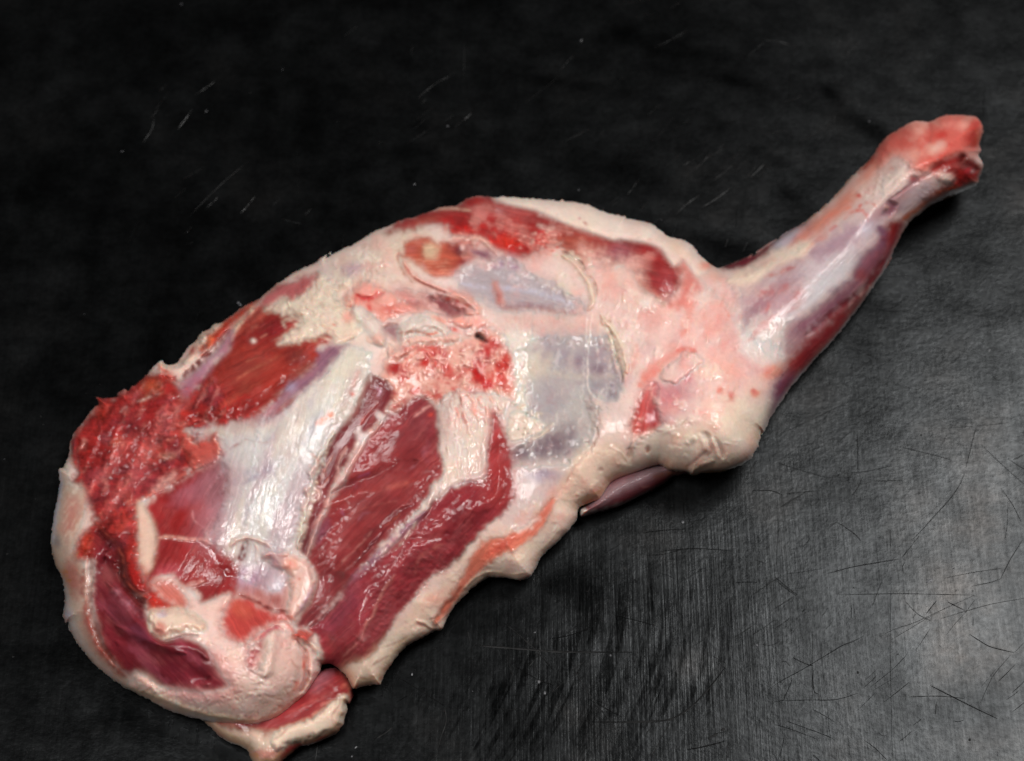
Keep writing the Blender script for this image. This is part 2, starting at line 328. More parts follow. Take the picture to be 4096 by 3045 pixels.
stroke("T7 -300,80 0,108 340,148 430,192 650,245", 9, (190, 80, 80), op=.6)
# ---- T6 hollow and membranes
dot('T6', 240, 730, 120, 75, (186, 162, 168), soft=.8); dot('T6', 375, 700, 50, 45, (214, 158, 148), soft=.8)
fill("T6 680,600 715,490 850,440 1000,490 1140,480 1250,465 1320,540 1290,620 1200,700 1130,785 950,785 850,700 750,640", (204, 96, 74), 12, 8, k='l', ang=2, part='muscle', wet=.8)
dot('T6', 930, 555, 95, 80, (232, 194, 160), soft=.8, h=1.5); dot('T6', 770, 540, 60, 55, (206, 106, 94), soft=.8)
fill("T6 1110,500 1260,485 1300,570 1200,610 1130,585", (108, 28, 38), 14, 8, h=-2); dot('T6', 1240, 645, 100, 36, (146, 40, 40), rot=20); dot('T6', 1210, 530, 22, 28, (236, 196, 190), h=1, wet=1)
for y in (640, 668, 700, 735, 760): stroke(f"T6 {760+(y-640)},{y} 950,{y+4} 1120,{y-6}", 11, (236, 168, 140), op=.7, h=.4)
stroke("T6 1080,440 1200,440 1330,450 1410,470 1450,520 1520,590", 46, (228, 178, 162), h=1.6, warp=9, wet=.8)
stroke("T6 1400,600 1300,560 1240,520", 50, (170, 120, 125), soft=.8)
fill("T6 1150,790 1250,700 1400,640 1500,610 1650,640 1850,760 2050,880 2203,990 T7 290,1040 290,1110 T6 2250,1125 2000,1115 1600,1095 1500,1065 1350,1005 1200,900", (178, 161, 163), 26, 14, h=-2, hr=40, k='s', ang=170, part='membrane', wet=.85)
fill("T6 1330,570 1450,580 1530,620 1420,650", (124, 74, 90), 16, 8); stroke("T6 1450,690 1600,690 1720,730", 50, (160, 104, 136), soft=.8)
stroke("T6 1540,1065 1800,1055 2100,1085 2270,1110", 66, (128, 70, 88), soft=.8, op=.85); stroke("T6 1200,850 1400,880 1700,900 2000,960 2200,1040", 40, (196, 190, 204), soft=.9, op=.7)
stroke("T6 1490,830 1530,930 1560,1045", 76, (192, 136, 128), soft=.7, warp=10, h=1); stroke("T6 1520,930 1540,1000", 30, (160, 60, 56), soft=.8)
for q in range(26):
    x = 1600+random.random()*170; y = 720+random.random()*170; stroke(f"T6 {x},{y+30} {x+30},{y} {x+70},{y-12}", 10, (212, 186, 186), h=.6, op=.6, wet=1)
for q in range(60):
    x = 1500+random.random()*700; y = 700+(x-1500)*.5+random.random()*70; dot('T6', x, y, 9, 16, (222, 214, 216), h=.5, op=.45, wet=1)
stroke("T6 690,640 740,740 850,820 1000,880 1150,930 1290,980 1350,1030", 56, (224, 168, 152), h=2.2)
stroke("T6 700,690 800,810 950,890 1100,945 1250,1000", 20, (178, 96, 78), h=-2); stroke("T6 660,560 640,640 690,760 780,850", 20, (196, 140, 120), h=-1.4)
fill("T6 1600,1110 2250,1130 T7 480,1140 470,1320 280,1330 0,1340 T6 2000,1380 1900,1400 1750,1390 1600,1250", (220, 186, 172), 30, 16)
for q in range(40):
    x = 1620+random.random()*600; y = 1120+random.random()*200; stroke(f"T6 {x},{y} {x-8},{y+20} {x+5},{y+45}", 6, (214, 110, 90), op=.35)
fill("T6 600,880 800,930 950,950 1100,930 1250,1000 1350,1090 1250,1120 1000,1110 800,1100 650,1000", (204, 138, 132), 26, 16, k='l', ang=165, part='muscle')
fill("T6 910,970 1050,975 1150,1045 1245,1110 1130,1132 1030,1112 960,1050", (130, 56, 62), 18, 9, h=-3.5, hr=16); dot('T6', 740, 1040, 85, 48, (156, 76, 80), h=-1.5)
stroke("T6 1060,945 1200,975 1290,1030 1345,1100 1240,1108", 66, (230, 164, 148), h=3.5, part='fat_fold'); dot('T6', 1085, 982, 26, 16, (192, 36, 30)); dot('T6', 1165, 1002, 30, 14, (190, 40, 34), rot=-30); dot('T6', 1250, 1040, 30, 14, (220, 110, 90))
for q in range(8): stroke(f"T6 {860+q*18},{980+q*7} {900+q*18},{1050+q*6} {980+q*12},{1100+q*3}", 9, (234, 190, 180), h=.7, op=.8)
# pink lumps and glands
fill("T6 150,1020 200,930 280,850 380,830 480,880 580,920 640,980 740,1010 900,1090 820,1120 700,1110 600,1170 520,1180 420,1150 300,1130 200,1090", (226, 158, 142), 16, 12, h=2, k='m', part='fat_fold', wet=.6)
dot('T6', 370, 890, 110, 76, (234, 168, 152), h=2.5); stroke("T6 280,950 360,985 460,955 520,930", 44, (198, 36, 40), h=-1.5, soft=.9); stroke("T6 215,1085 255,1010 270,940", 46, (204, 62, 52), h=-2, soft=.8); stroke("T6 385,1000 400,1110", 34, (214, 80, 70), soft=.9)
dot('T6', 545, 975, 80, 56, (232, 172, 156), h=2); dot('T6', 580, 1075, 95, 46, (214, 120, 104)); dot('T6', 690, 1070, 90, 40, (226, 150, 136), h=2); dot('T6', 260, 1010, 40, 60, (228, 140, 124), h=2.5)
stroke("T6 240,1080 340,1150 430,1240 470,1320 510,1390", 150, (222, 206, 192), w1=110, h=4, soft=.4, k='m', part='gland', wet=.7); stroke("T6 180,1090 250,1150 290,1200", 50, (230, 150, 132), soft=.8)
dot('T6', 450, 1330, 80, 50, (226, 176, 158), h=2); dot('T6', 400, 1130, 60, 40, (206, 190, 176), h=2)
fill("T6 530,1240 640,1200 680,1330 640,1360 570,1310", (150, 112, 112), 14, 8, h=-3, hr=14)
fill("T6 690,1300 900,1290 1130,1270 1180,1330 1120,1370 980,1385 760,1395 660,1370", (226, 184, 168), 10, 8, h=3, hr=26, k='m', part='gland', wet=.7)
fill("T6 650,1225 730,1160 850,1105 960,1115 1050,1185 1120,1255 1050,1290 900,1305 800,1295 680,1345 645,1290", (220, 204, 191), 8, 8, h=5.5, hr=40, k='m', part='gland', wet=.6)
stroke("T6 660,1290 800,1270 900,1300 1000,1280", 16, (190, 130, 110), h=-1.5); stroke("T6 720,1180 850,1150 1000,1190", 26, None, h=1.2); stroke("T6 880,1310 950,1290 1000,1270", 22, (214, 110, 84))
dot('T6', 1190, 1180, 100, 48, (234, 156, 136), h=4, rot=-10); dot('T6', 1340, 1190, 80, 60, (234, 166, 150), h=3.5); dot('T6', 1290, 1280, 60, 40, (230, 200, 188), h=2, wet=.9); dot('T6', 1395, 1240, 40, 34, (188, 32, 38), h=-1); dot('T6', 1140, 1250, 60, 22, (204, 80, 68), rot=-20)
dot('T6', 1000, 1160, 90, 26, (236, 160, 140), rot=-30, h=1.5)
fill("T6 590,1475 650,1400 770,1365 765,1430 700,1490 640,1525", (236, 196, 180), 6, 6, h=3.5, hr=14, k='m', part='fat_fold'); 
# bloody centre
fill("T6 560,1400 700,1500 780,1380 1100,1390 1300,1300 1430,1230 1560,1300 1650,1440 T8 350,60 360,300 380,520 250,400 130,370 60,400 -20,350 T4 1640,180 1540,80 1410,130 1340,250 1250,210 1170,230 1250,50 1120,-40 T6 480,1640", (226, 172, 154), 22, 18, h=1, k='m', part='torn_fat', wet=.9)
for (x, y, rx, ry, c) in ((1000, 1480, 90, 66, (192, 36, 48)), (620, 1600, 90, 56, (168, 14, 16)), (880, 1530, 60, 66, (196, 50, 40)), (1400, 1480, 66, 90, (204, 50, 46)), (1560, 1590, 80, 90, (206, 74, 56)), (1230, 1560, 60, 72, (186, 112, 92)), (1090, 1600, 50, 60, (214, 100, 90)), (760, 1600, 50, 60, (224, 150, 130)), (1480, 1400, 60, 50, (228, 150, 140)), (1200, 1440, 30, 26, (176, 30, 30)), (700, 1640, 60, 30, (186, 30, 26)), (930, 1410, 60, 26, (214, 96, 78))):
    dot('T6', x, y, rx, ry, c, warp=.35, soft=.8)
for (x, y, rx, ry, c) in ((30, 170, 80, 130, (198, 30, 30)), (200, 250, 120, 90, (212, 78, 56)), (300, 100, 66, 90, (212, 88, 66)), (110, 300, 70, 50, (206, 50, 50)), (80, 30, 60, 40, (200, 50, 56)), (300, 340, 60, 60, (216, 130, 98)), (60, 90, 60, 30, (150, 20, 24))):
    dot('T8', x, y, rx, ry, c, warp=.3, soft=.7)
for (x, y, c) in ((1560, 60, (214, 80, 50)), (1610, 70, (220, 96, 60)), (1470, 20, (210, 90, 66)), (1440, 40, (214, 70, 56)), (1260, 90, (226, 120, 92)), (1800, 20, (196, 40, 36)), (1930, 20, (196, 40, 44)), (1390, 200, (232, 190, 180))):
    dot('T4', x, y, 34, 30, c, warp=.4)
for q in range(80):
    x = 650+random.random()*950; y = 1390+random.random()*330
    if random.random() < .45: dot('T6', x, y, 8+random.random()*14, 8+random.random()*14, random.choice([(198, 30, 30), (180, 24, 22), (210, 70, 56)]), warp=.4, h=-.6, op=.8)
    else: stroke(f"T6 {x},{y} {x+random.uniform(-14,14)},{y+22} {x+random.uniform(-16,20)},{y+45+random.random()*30}", 12, random.choice([(236, 176, 160), (232, 160, 144), (240, 200, 188)]), h=1.2, wet=1, op=.8)
stroke("T8 40,10 65,130 75,220 85,290", 20, (242, 196, 184), h=1.6, wet=1); stroke("T8 120,120 175,200 180,290", 18, (240, 190, 176), h=1.4, wet=1); stroke("T8 240,60 300,150 290,240", 16, (236, 160, 140), h=1.2, wet=1)
stroke("T6 1310,1500 1360,1600 1380,1652", 22, (240, 200, 190), h=1.6, wet=1); stroke("T6 820,1430 900,1450 960,1520 1000,1600", 26, (228, 150, 132), h=2); stroke("T6 700,1640 690,1560 760,1480 860,1440", 24, (234, 168, 150), h=2)
fill("T6 1338,1292 1372,1300 1410,1338 1422,1368 1372,1342 1334,1322", (22, 10, 10), 4, 2, h=-9, hr=8); stroke("T6 1385,1385 1412,1375 1422,1355", 12, (238, 226, 224), h=2, wet=1)  # hole coloured near-black; the pale stroke is a painted glint
stroke("T6 1350,1280 1380,1250 1420,1260 1430,1310", 26, (232, 190, 186), h=3)
# torn fat column under the centre
fill("T4 1640,150 1750,60 1850,40 T8 60,380 140,380 250,420 370,500 300,520 260,640 T4 2170,240 2130,330 2120,450 2085,560 2085,700 2120,750 2040,850 1950,830 1850,850 1760,910 1640,1010 1560,1090 1440,1180 1340,1320 1280,1420 1235,1450 1390,1180 1500,1010 1570,930 1590,840 1680,800 1700,690 1660,540 1650,320", (222, 203, 188), 10, 14, h=1.2, hr=22, k='f', part='fat_seam', wet=.85)
for q in range(130):
    x = 1660+random.random()*440; y = 90+random.random()*680; l = 30+random.random()*80
    stroke(f"T4 {x},{y} {x+random.uniform(-8,10)},{y+l*.5} {x+random.uniform(-12,12)},{y+l}", 13+random.random()*12, random.choice([(232, 214, 198), (214, 190, 172), (236, 226, 216), (208, 178, 160)]), h=random.choice([1.8, 1.3, -1.6]), op=.4, wet=.95)
for q in range(34):
    x = 1800+random.random()*380; y = -20+random.random()*260; stroke(f"T4 {x},{y} {x+20},{y+40} {x+40},{y+90}", 26, random.choice([(234, 168, 150), (236, 190, 174), (228, 150, 130)]), h=1.3, op=.7, wet=.9)
stroke("T4 1850,30 1860,110 1870,180", 14, (150, 60, 50), h=-2); stroke("T8 165,540 200,600 240,680 280,760", 14, (150, 90, 70), h=-1.5)
stroke("T4 1600,830 1640,880 1600,960 1540,1100 1440,1170", 50, (226, 208, 196), h=1.6, wet=.9); stroke("T4 1850,800 1980,800 2120,750", 40, (234, 220, 210), h=1.2, wet=1); stroke("T4 1740,900 1900,835 2050,845", 16, (190, 150, 160), h=-1.2)
dot('T4', 1525, 1215, 24, 40, (206, 160, 120), h=1); stroke("T4 1490,1320 1530,1260", 12, (170, 70, 56))
# ---- grey window of membrane
fill("T8 350,20 480,-60 700,-110 1000,-110 1180,-80 1235,60 1290,180 1292,290 1232,400 1172,458 1100,425 1030,410 1085,520 1072,680 970,850 860,950 850,1010 760,1010 320,1015 290,900 440,800 430,560 460,480 400,250", (190, 180, 173), 26, 14, h=-2.2, hr=40, k='m', part='membrane', wet=.7)
fill("T8 560,-90 980,-80 1180,-60 1240,80 1290,200 1200,230 1000,225 830,225 700,150 540,20", (162, 146, 152), 50, 20, op=.85); dot('T8', 500, 130, 160, 130, (212, 198, 178), soft=.8); stroke("T8 620,200 900,235 1280,240", 50, (198, 184, 170), soft=.9)
dot('T8', 660, 440, 210, 180, (172, 160, 160), soft=.8, op=.8); dot('T8', 900, 100, 60, 50, (140, 112, 124), op=.6, soft=.8); dot('T8', 1100, 170, 90, 50, (132, 108, 120), op=.7, soft=.9)
fill("T8 300,860 450,830 640,730 800,690 880,780 830,920 700,970 520,1005 315,1010", (112, 88, 96), 36, 20, op=.9); dot('T8', 940, 640, 120, 220, (188, 178, 170), soft=.8, op=.8); dot('T8', 850, 720, 60, 100, (140, 124, 128), soft=.8, op=.7)
fill("T8 1010,260 1270,260 1260,340 1172,458 1100,400 1015,380", (156, 146, 150), 22, 10)
for q in range(60):
    x = 420+random.random()*560; y = -60+random.random()*1000; l = 20+random.random()*50
    stroke(f"T8 {x},{y} {x-random.random()*12},{y+l}", 7, (226, 218, 206), h=.35, op=.45, wet=1)
stroke("T7 330,1150 322,1230 318,1340", 12, (236, 224, 214), h=.9, wet=1)
stroke("T7 372,1080 358,1180 352,1260 345,1350 330,1450 330,1550 335,1652 T8 985,240 1000,350 1050,415 1120,455", 11, (238, 226, 212), h=1.8, warp=2, part='tendon_thread', wet=.9); stroke("T8 1140,340 1110,380 1085,400", 12, (230, 220, 210), h=1, wet=1)
for q in range(26): dot('T8', 1130+random.random()*130, 60+random.random()*330, 9, 14, (206, 204, 210), h=.8, wet=1, op=.7)
# rim of fat round the window
stroke("T7 80,545 180,612 275,670 310,750 375,820 405,900 410,970", 26, (150, 98, 72), h=-3.5, soft=.7); stroke("T7 100,600 200,650 290,760 350,860 380,1000 330,1080", 60, (216, 198, 172), h=2, soft=.7)
stroke("T7 480,1190 540,1290 575,1420 600,1560 T8 1230,40 1270,130 1300,230 1290,290", 22, (128, 92, 74), h=-4, soft=.7); stroke("T7 440,1120 530,1230 610,1330 650,1480 690,1640", 60, (218, 200, 176), h=2.2, soft=.7, warp=9)  # first stroke paints the step's shade dark as well as sinking it
for q in range(50):
    t = random.random(); x = 470+t*200+random.gauss(0, 16); y = 1150+t*500; dot('T7', x, y, 12+random.random()*10, 18+random.random()*16, random.choice([(226, 208, 184), (200, 170, 140), (232, 216, 196)]), h=random.choice([1.4, -1, 1]), rot=-60)
stroke("T7 520,1160 545,1200", 14, (170, 110, 70), h=-2)
# pebbly glisten and clusters
fill("T6 1590,1280 1750,1230 1850,1330 1800,1420 1750,1500 1700,1652 T8 400,200 450,480 460,560 420,520 370,420 350,200 340,60 T6 1560,1360", (228, 214, 200), 20, 14, k='m', wet=1, h=.5)
for q in range(170):
    t = random.random(); x = 1640+random.random()*150-t*40; y = 1270+t*400; dot('T6', x, y, 9+random.random()*9, 9+random.random()*9, random.choice([(238, 230, 216), (224, 210, 190), (240, 226, 214)]), h=.5, op=.35)
for q in range(70):
    t = random.random(); x = 360+random.random()*80; y = 200+t*330; dot('T8', x, y, 9+random.random()*12, 7+random.random()*9, random.choice([(228, 212, 186), (232, 190, 160), (214, 200, 176)]), h=.6, op=.5)
fill("T8 270,640 330,500 420,540 560,600 620,650 600,690 480,780 380,815 300,800", (222, 206, 186), 10, 12, h=1.0, hr=20, k='f', part='fat_fold', wet=.8)
for q in range(46):
    x = 310+random.random()*280; y = 540+random.random()*230; dot('T8', x, y, 8+random.random()*16, 6+random.random()*10, random.choice([(234, 220, 202), (218, 202, 180), (206, 190, 168)]), h=1.0, rot=random.random()*180)
for x, y in ((422, 744), (470, 735), (500, 690), (380, 700), (440, 690), (460, 560)): dot('T8', x, y, 13, 9, (96, 88, 70), h=-2)
stroke("T8 460,805 560,760 640,700 690,640", 30, (224, 206, 182), h=1.2); stroke("T8 490,520 500,570", 20, (240, 236, 226), h=1.5, wet=1); stroke("T8 530,640 590,690", 24, (222, 214, 196), h=1.8, wet=1); stroke("T8 390,515 440,495", 12, (206, 190, 160), h=1)  # near-white second stroke is a painted glint
fill("T8 330,1012 760,1000 870,1000 820,1150 700,1270 560,1480 380,1560 200,1500 250,1380 320,1250 340,1100", (210, 190, 180), 24, 16); dot('T8', 570, 1110, 170, 70, (166, 144, 152), soft=.9); dot('T8', 430, 1480, 110, 50, (222, 190, 180), op=.8, wet=.9)
for q in range(50):
    x = 370+random.random()*400; y = 1030+random.random()*400; stroke(f"T8 {x},{y} {x-4},{y+30} {x+2},{y+55}", 12, random.choice([(226, 212, 204), (196, 176, 172)]), h=random.choice([.8, -.5]), op=.5)
# ---- right fat field
fill("T8 1560,280 1610,340 1605,500 1660,640 1570,725 1450,785 1400,850 1385,955 1335,945 1365,800 1385,600 1420,480 1490,370", (196, 66, 62), 12, 10, h=-1.2, hr=20, k='l', ang=80, part='muscle', wet=.8)
dot('T8', 1380, 995, 44, 52, (216, 124, 112)); dot('T8', 1565, 590, 45, 110, (170, 34, 42), rot=-6, soft=.8); dot('T8', 1420, 720, 26, 120, (206, 96, 80), rot=8, op=.7)
fill("T8 1600,330 1720,280 1900,310 1850,450 1720,570 1650,640 1612,500", (188, 130, 138), 40, 18); stroke("T8 1480,250 1560,160 1650,110 1740,40 1850,-10", 90, (224, 142, 126), soft=1.2, warp=12, op=.8); stroke("T8 1440,330 1540,230 1640,180", 60, (222, 130, 114), soft=.9, op=.8); stroke("T8 1330,330 1350,200 1420,80 1440,-60", 60, (226, 170, 152), soft=.9, op=.7)
fill("T8 1640,225 1740,110 1850,20 1930,30 2010,90 1960,160 1880,220 1800,285 1660,290", (228, 190, 178), 8, 8, h=2.4, hr=16, k='f', part='fat_fold'); stroke("T8 1850,20 1930,45 1990,110", 20, (240, 216, 204), h=1)
fill("T8 860,1040 900,950 1000,880 1200,860 1330,935 1375,1050 1200,1170 1100,1330 900,1380 700,1330 800,1150", (226, 198, 166), 20, 12, h=1.2, hr=40); stroke("T8 1185,858 1260,885 1330,950 1350,1000", 12, (240, 214, 196), h=1.6)
stroke("T8 1080,500 1090,640 1075,760 1025,910", 15, (166, 112, 90), h=-2.4, warp=8); stroke("T8 1000,880 930,980 860,1060 800,1180 790,1220", 14, (196, 152, 126), h=-1.6, warp=8)
dot('T8', 1050, 1240, 90, 40, (208, 146, 106), soft=.9); dot('T8', 1110, 1060, 26, 22, (200, 156, 124), h=-1.5); dot('T8', 1000, 1330, 100, 40, (204, 150, 116), soft=.9, h=-1)
fill("T8 1400,850 1560,740 1800,670 1990,600 S2 300,1320 720,1350 800,1500 T8 2203,1075 1900,1095 1760,1070 1620,1010 1400,1100 1375,1000", (228, 208, 188), 24, 16)
dot('T8', 1520, 880, 22, 30, (178, 120, 96), h=-2); stroke("T8 1700,900 1710,960 1690,1030 1720,1060", 20, (214, 188, 140), h=-1); dot('T8', 1900, 805, 36, 18, (160, 142, 130), h=-1, soft=1); dot('T8', 2020, 760, 60, 40, (206, 190, 174), soft=1, h=-1)
for (a) in ("T8 2060,740 2080,830 2100,910", "T8 2120,800 2160,880 2190,950", "T8 2040,940 2090,900", "S3 1370,60 1400,150 1430,230", "S3 1450,110 1500,200 1530,300", "S3 1200,380 1290,320 1390,240"): stroke(a, 34, (206, 184, 166), h=-1.1, soft=1.4)
for (a) in ("S3 1330,90 1360,170 1370,230", "S3 1430,120 1460,220 1490,290", "S3 1300,120 1200,160"): stroke(a, 46, (230, 212, 194), h=1.0, soft=1.2)
stroke("T8 1680,690 1780,680 1880,610", 10, (190, 160, 130), h=-1.2); dot('S3', 1770, 120, 30, 60, (232, 190, 140), soft=.9)
fill("S3 1150,420 1300,400 1500,360 1640,330 1780,270 1850,130 1880,240 1700,370 1500,430 1260,450", (222, 170, 140), 40, 10, op=.6); stroke("S3 1240,430 1330,360 1440,310", 50, (196, 176, 148), h=1.5)
for q in range(90):      # wavy folds of fat beside the shank
    x = 40+random.random()*560; y = 250+random.random()*1000; l = 30+random.random()*90
    stroke(f"S2 {x},{y} {x-8-random.random()*10},{y+l*.5} {x-14-random.random()*20},{y+l}", 15+random.random()*14, random.choice([(234, 204, 188), (228, 160, 142), (236, 214, 198), (216, 176, 158)]), h=random.choice([.9, 1.1, -.8]), op=.5, wet=.8)
stroke("S2 60,780 100,640 130,500 110,380", 70, (226, 150, 134), soft=.9, op=.8); stroke("S2 0,890 100,880 200,900", 40, (216, 96, 80), soft=.9, op=.8); stroke("S2 150,1090 60,1180", 60, (206, 120, 126), soft=.9); dot('S2', 300, 1080, 110, 60, (238, 204, 186), h=1.5, wet=1)
for q in range(130):     # fat right of the window
    x = 420+random.random()*700; y = 880+random.random()*760; l = 25+random.random()*60
    stroke(f"T7 {x},{y} {x-8},{y+l*.5} {x-18},{y+l}", 12+random.random()*12, random.choice([(232, 210, 190), (212, 184, 160), (228, 178, 158), (236, 222, 206)]), h=random.choice([.8, .9, -.8]), op=.45, wet=.8)
fill("T7 500,680 760,700 820,900 900,1000 780,1050 500,950 420,850", (224, 190, 172), 40, 18, op=.7); dot('T7', 840, 1010, 70, 60, (236, 218, 202), h=1.5, wet=1)
for q in range(60):
    x = 20+random.random()*360; y = 560+random.random()*420; dot('T7', x, y, 14+random.random()*14, 10+random.random()*12, random.choice([(230, 214, 190), (210, 190, 164), (236, 224, 206)]), h=random.choice([.9, -.7]), op=.5, wet=.9)

# ---- marbling of the fat and blood in the torn middle
CENTRE = "T6 520,1420 700,1400 900,1380 1200,1380 1430,1260 1600,1400 1660,1500 T8 360,300 300,420 100,380 T4 1850,180 1700,160 1500,80 1380,180 1200,230 T6 560,1640"
mottle(CENTRE, (190, 30, 30), 46, .12, .5, .75, 201); mottle(CENTRE, (150, 14, 16), 22, .3, .6, .6, 202); mottle(CENTRE, (240, 206, 190), 34, .15, .5, .6, 203, h=1.6); mottle(CENTRE, (178, 26, 26), 60, .78, .97, .5, 204, ridge=True)
RIGHT = "T7 300,560 700,640 760,900 1000,1020 1250,900 1500,760 S2 560,340 600,900 880,1050 860,1400 300,1500 T8 1700,800 1350,900 1250,500 T7 640,1600 560,1200 400,980"
mottle(RIGHT, (234, 150, 134), 130, .1, .7, .42, 211); mottle(RIGHT, (240, 222, 206), 60, .15, .6, .5, 212, h=.8); mottle(RIGHT, (222, 110, 100), 34, .5, .8, .4, 213); mottle(RIGHT, (204, 170, 168), 90, .2, .7, .35, 214)
LOW = "T8 860,1040 1300,900 1700,760 S2 200,1350 760,1500 S3 1830,200 1500,400 T8 1200,1180 900,1450 700,1700 T3 1700,400 1200,900 900,1000 T3 1100,700 1500,200 T8 300,1500"
mottle(LOW, (236, 208, 170), 120, .0, .6, .5, 221); mottle(LOW, (232, 176, 156), 70, .2, .7, .45, 222); mottle(LOW, (244, 226, 204), 40, .3, .7, .4, 223, h=.6)
LEFT = "T5 1100,450 1450,150 T6 100,600 600,320 700,560 640,760 480,860 200,900 0,1100 T5 1850,780 1500,720"
mottle(LEFT, (240, 222, 204), 40, .1, .6, .6, 231, h=1.4); mottle(LEFT, (206, 160, 146), 60, .2, .7, .4, 232); mottle(LEFT, (190, 166, 164), 90, .2, .6, .4, 233); mottle(LEFT, (196, 150, 128), 46, .84, .97, .45, 234, h=-1.2, ridge=True)
mottle("T6 -600,800 -200,600 T7 -500,95 600,460 980,540 700,900 300,1300 T6 1600,1300 700,1100 200,900", (236, 176, 162), 80, .15, .6, .35, 236)
WIN = "T8 350,20 700,-110 1180,-80 1290,180 1170,458 1085,520 1070,680 850,1010 320,1015 440,800 430,560"
mottle(WIN, (214, 202, 186), 80, .0, .6, .55, 241, fib=88); mottle(WIN, (176, 140, 142), 50, .3, .7, .4, 242); mottle(WIN, (226, 220, 212), 16, .35, .7, .4, 243, fib=85, h=.3)
MEM = "T6 1150,790 1400,640 1650,640 2050,880 T7 290,1110 T6 1600,1095 1350,1005"
mottle(MEM, (206, 194, 190), 40, .1, .7, .4, 244, fib=160, h=.4); mottle(MEM, (196, 140, 140), 50, .25, .7, .45, 245)
SHK = "T7 1700,760 2203,500 S1 300,1250 900,800 1250,500 1500,700 1350,1000 1150,1100 1150,1400 S2 1600,160 1100,620 900,900 600,800"
mottle(SHK, (226, 206, 200), 60, .15, .8, .45, 251, fib=42, h=.5); mottle(SHK, (196, 110, 104), 50, .3, .7, .5, 252, fib=42); mottle(SHK, (140, 84, 100), 70, .1, .7, .55, 253, fib=42)
mottle("S1 1170,340 1500,170 2000,150 2050,400 1850,560 1400,700 1150,600", (226, 164, 144), 50, .2, .7, .5, 254); mottle("S1 1170,340 1500,170 2000,150 2050,400 1850,560 1400,700 1150,600", (190, 70, 54), 36, .3, .7, .6, 255)
TOPM_ = "T6 560,385 1000,170 1320,60 2073,290 2603,450 3050,660 3120,860 2993,1010 2700,760 2050,560 1430,470 900,345"
mottle(TOPM_, (186, 96, 92), 40, .2, .7, .5, 256, fib=170); mottle(TOPM_, (112, 24, 30), 60, .2, .7, .5, 257, fib=170)

FC = "T4 1680,180 1850,60 T8 80,400 250,420 370,520 T4 2120,300 2085,600 2060,800 1800,880 1500,1150 1300,1400 1560,950 1690,700 1660,400"
mottle(FC, (242, 228, 216), 26, .1, .6, .6, 261, fib=96, h=1.2); mottle(FC, (206, 158, 142), 34, .3, .7, .5, 262, fib=98, h=-.8); mottle(FC, (236, 186, 168), 60, .2, .7, .4, 263)

stroke("S1 1330,1110 1260,1310 1150,1500 S2 1800,170 1620,430 1380,720 1120,1010 900,1270", 170, (112, 28, 40), w1=120, soft=1.3, warp=12, op=.62)
stroke("S2 1560,300 1350,520 1150,760 1000,900", 110, (128, 78, 92), soft=1.3, warp=14, op=.5)
dot('S1', 1960, 330, 90, 150, (168, 44, 36), op=.7); dot('S1', 1750, 150, 170, 60, (196, 80, 62), op=.6); dot('S1', 1350, 300, 150, 90, (190, 80, 66), rot=30, op=.6); dot('S1', 1900, 720, 150, 80, (120, 14, 14), rot=20, op=.7)
mottle(RIGHT, (214, 120, 112), 200, .1, .8, .35, 271); mottle(LOW, (222, 150, 134), 110, .2, .8, .4, 272)
# ---- large lean muscles
fill("T4 1400,130 1530,70 1645,180 1655,300 1662,520 1705,680 1690,800 1595,850 1560,960 1420,1130 1250,1290 1130,1420 1000,1560 T3 850,100 760,40 640,80 T4 560,1600 510,1520 560,1350 650,1130 700,1000 820,850 900,650 1000,500 1060,400 1200,250 1300,225", LEAN, 8, 8, h=1.5, hr=70, k='l', ang=38, part='muscle', wet=.5)
fill("T4 900,200 980,20 1010,-60 1060,-120 1200,-40 1260,50 1190,230 1060,400 960,450 860,650 740,860 700,1000 640,1130 560,1300 500,1470 440,1440 500,1200 550,1000 550,850 620,620 700,480 830,300", (116, 36, 42), 8, 8, h=-1.5, hr=40, k='l', ang=58, part='muscle', wet=.5)
fill("T4 1250,260 1400,150 1530,90 1640,200 1650,420 1500,520 1400,500 1280,400", (116, 42, 52), 50, 20, op=.7)
stroke("T4 720,930 900,850 1100,780 1300,690 1480,650", 100, (116, 34, 38), soft=1.2, h=-3, op=.6); stroke("T4 650,1060 900,960 1200,880 1500,820", 70, (158, 62, 58), soft=.9, h=1, op=.5); stroke("T4 1400,1050 1300,1120 1200,1200 1000,1330", 70, (112, 30, 36), soft=.9, h=-1.2, op=.7)
stroke("T4 1100,420 1250,340 1380,330", 120, (156, 62, 64), soft=.9, op=.5); stroke("T4 1500,200 1560,170 1600,160", 16, (214, 160, 150)); dot('T4', 1590, 240, 30, 20, (180, 60, 50)); stroke("T4 1450,260 1530,190 1580,150", 22, (210, 150, 142), h=.8)
for (a, w, c) in (("T4 720,1640 900,1450 1000,1360 1080,1270", 14, (210, 140, 130)), ("T4 680,1500 760,1330", 10, (176, 100, 96)), ("T4 860,1130 1000,1070 1130,1030 1300,1000", 9, (180, 96, 90)), ("T4 1200,1230 1260,1170 1330,1120", 10, (190, 100, 80)), ("T4 1200,900 1300,870 1400,840", 40, (176, 86, 76)), ("T4 840,980 860,1010 880,1080", 8, (226, 200, 196)), ("T4 800,1100 830,1130 800,1060", 10, (160, 100, 130)), ("T4 950,800 1050,750 1020,790", 9, (150, 90, 130)), ("T4 820,1640 960,1500 1100,1400", 12, (196, 140, 138)), ("T4 950,1180 1000,1120 1060,1100", 24, (160, 90, 100)), ("T4 1480,680 1400,720 1340,740", 8, (176, 110, 120))): stroke(a, w, c, h=.4, op=.75)
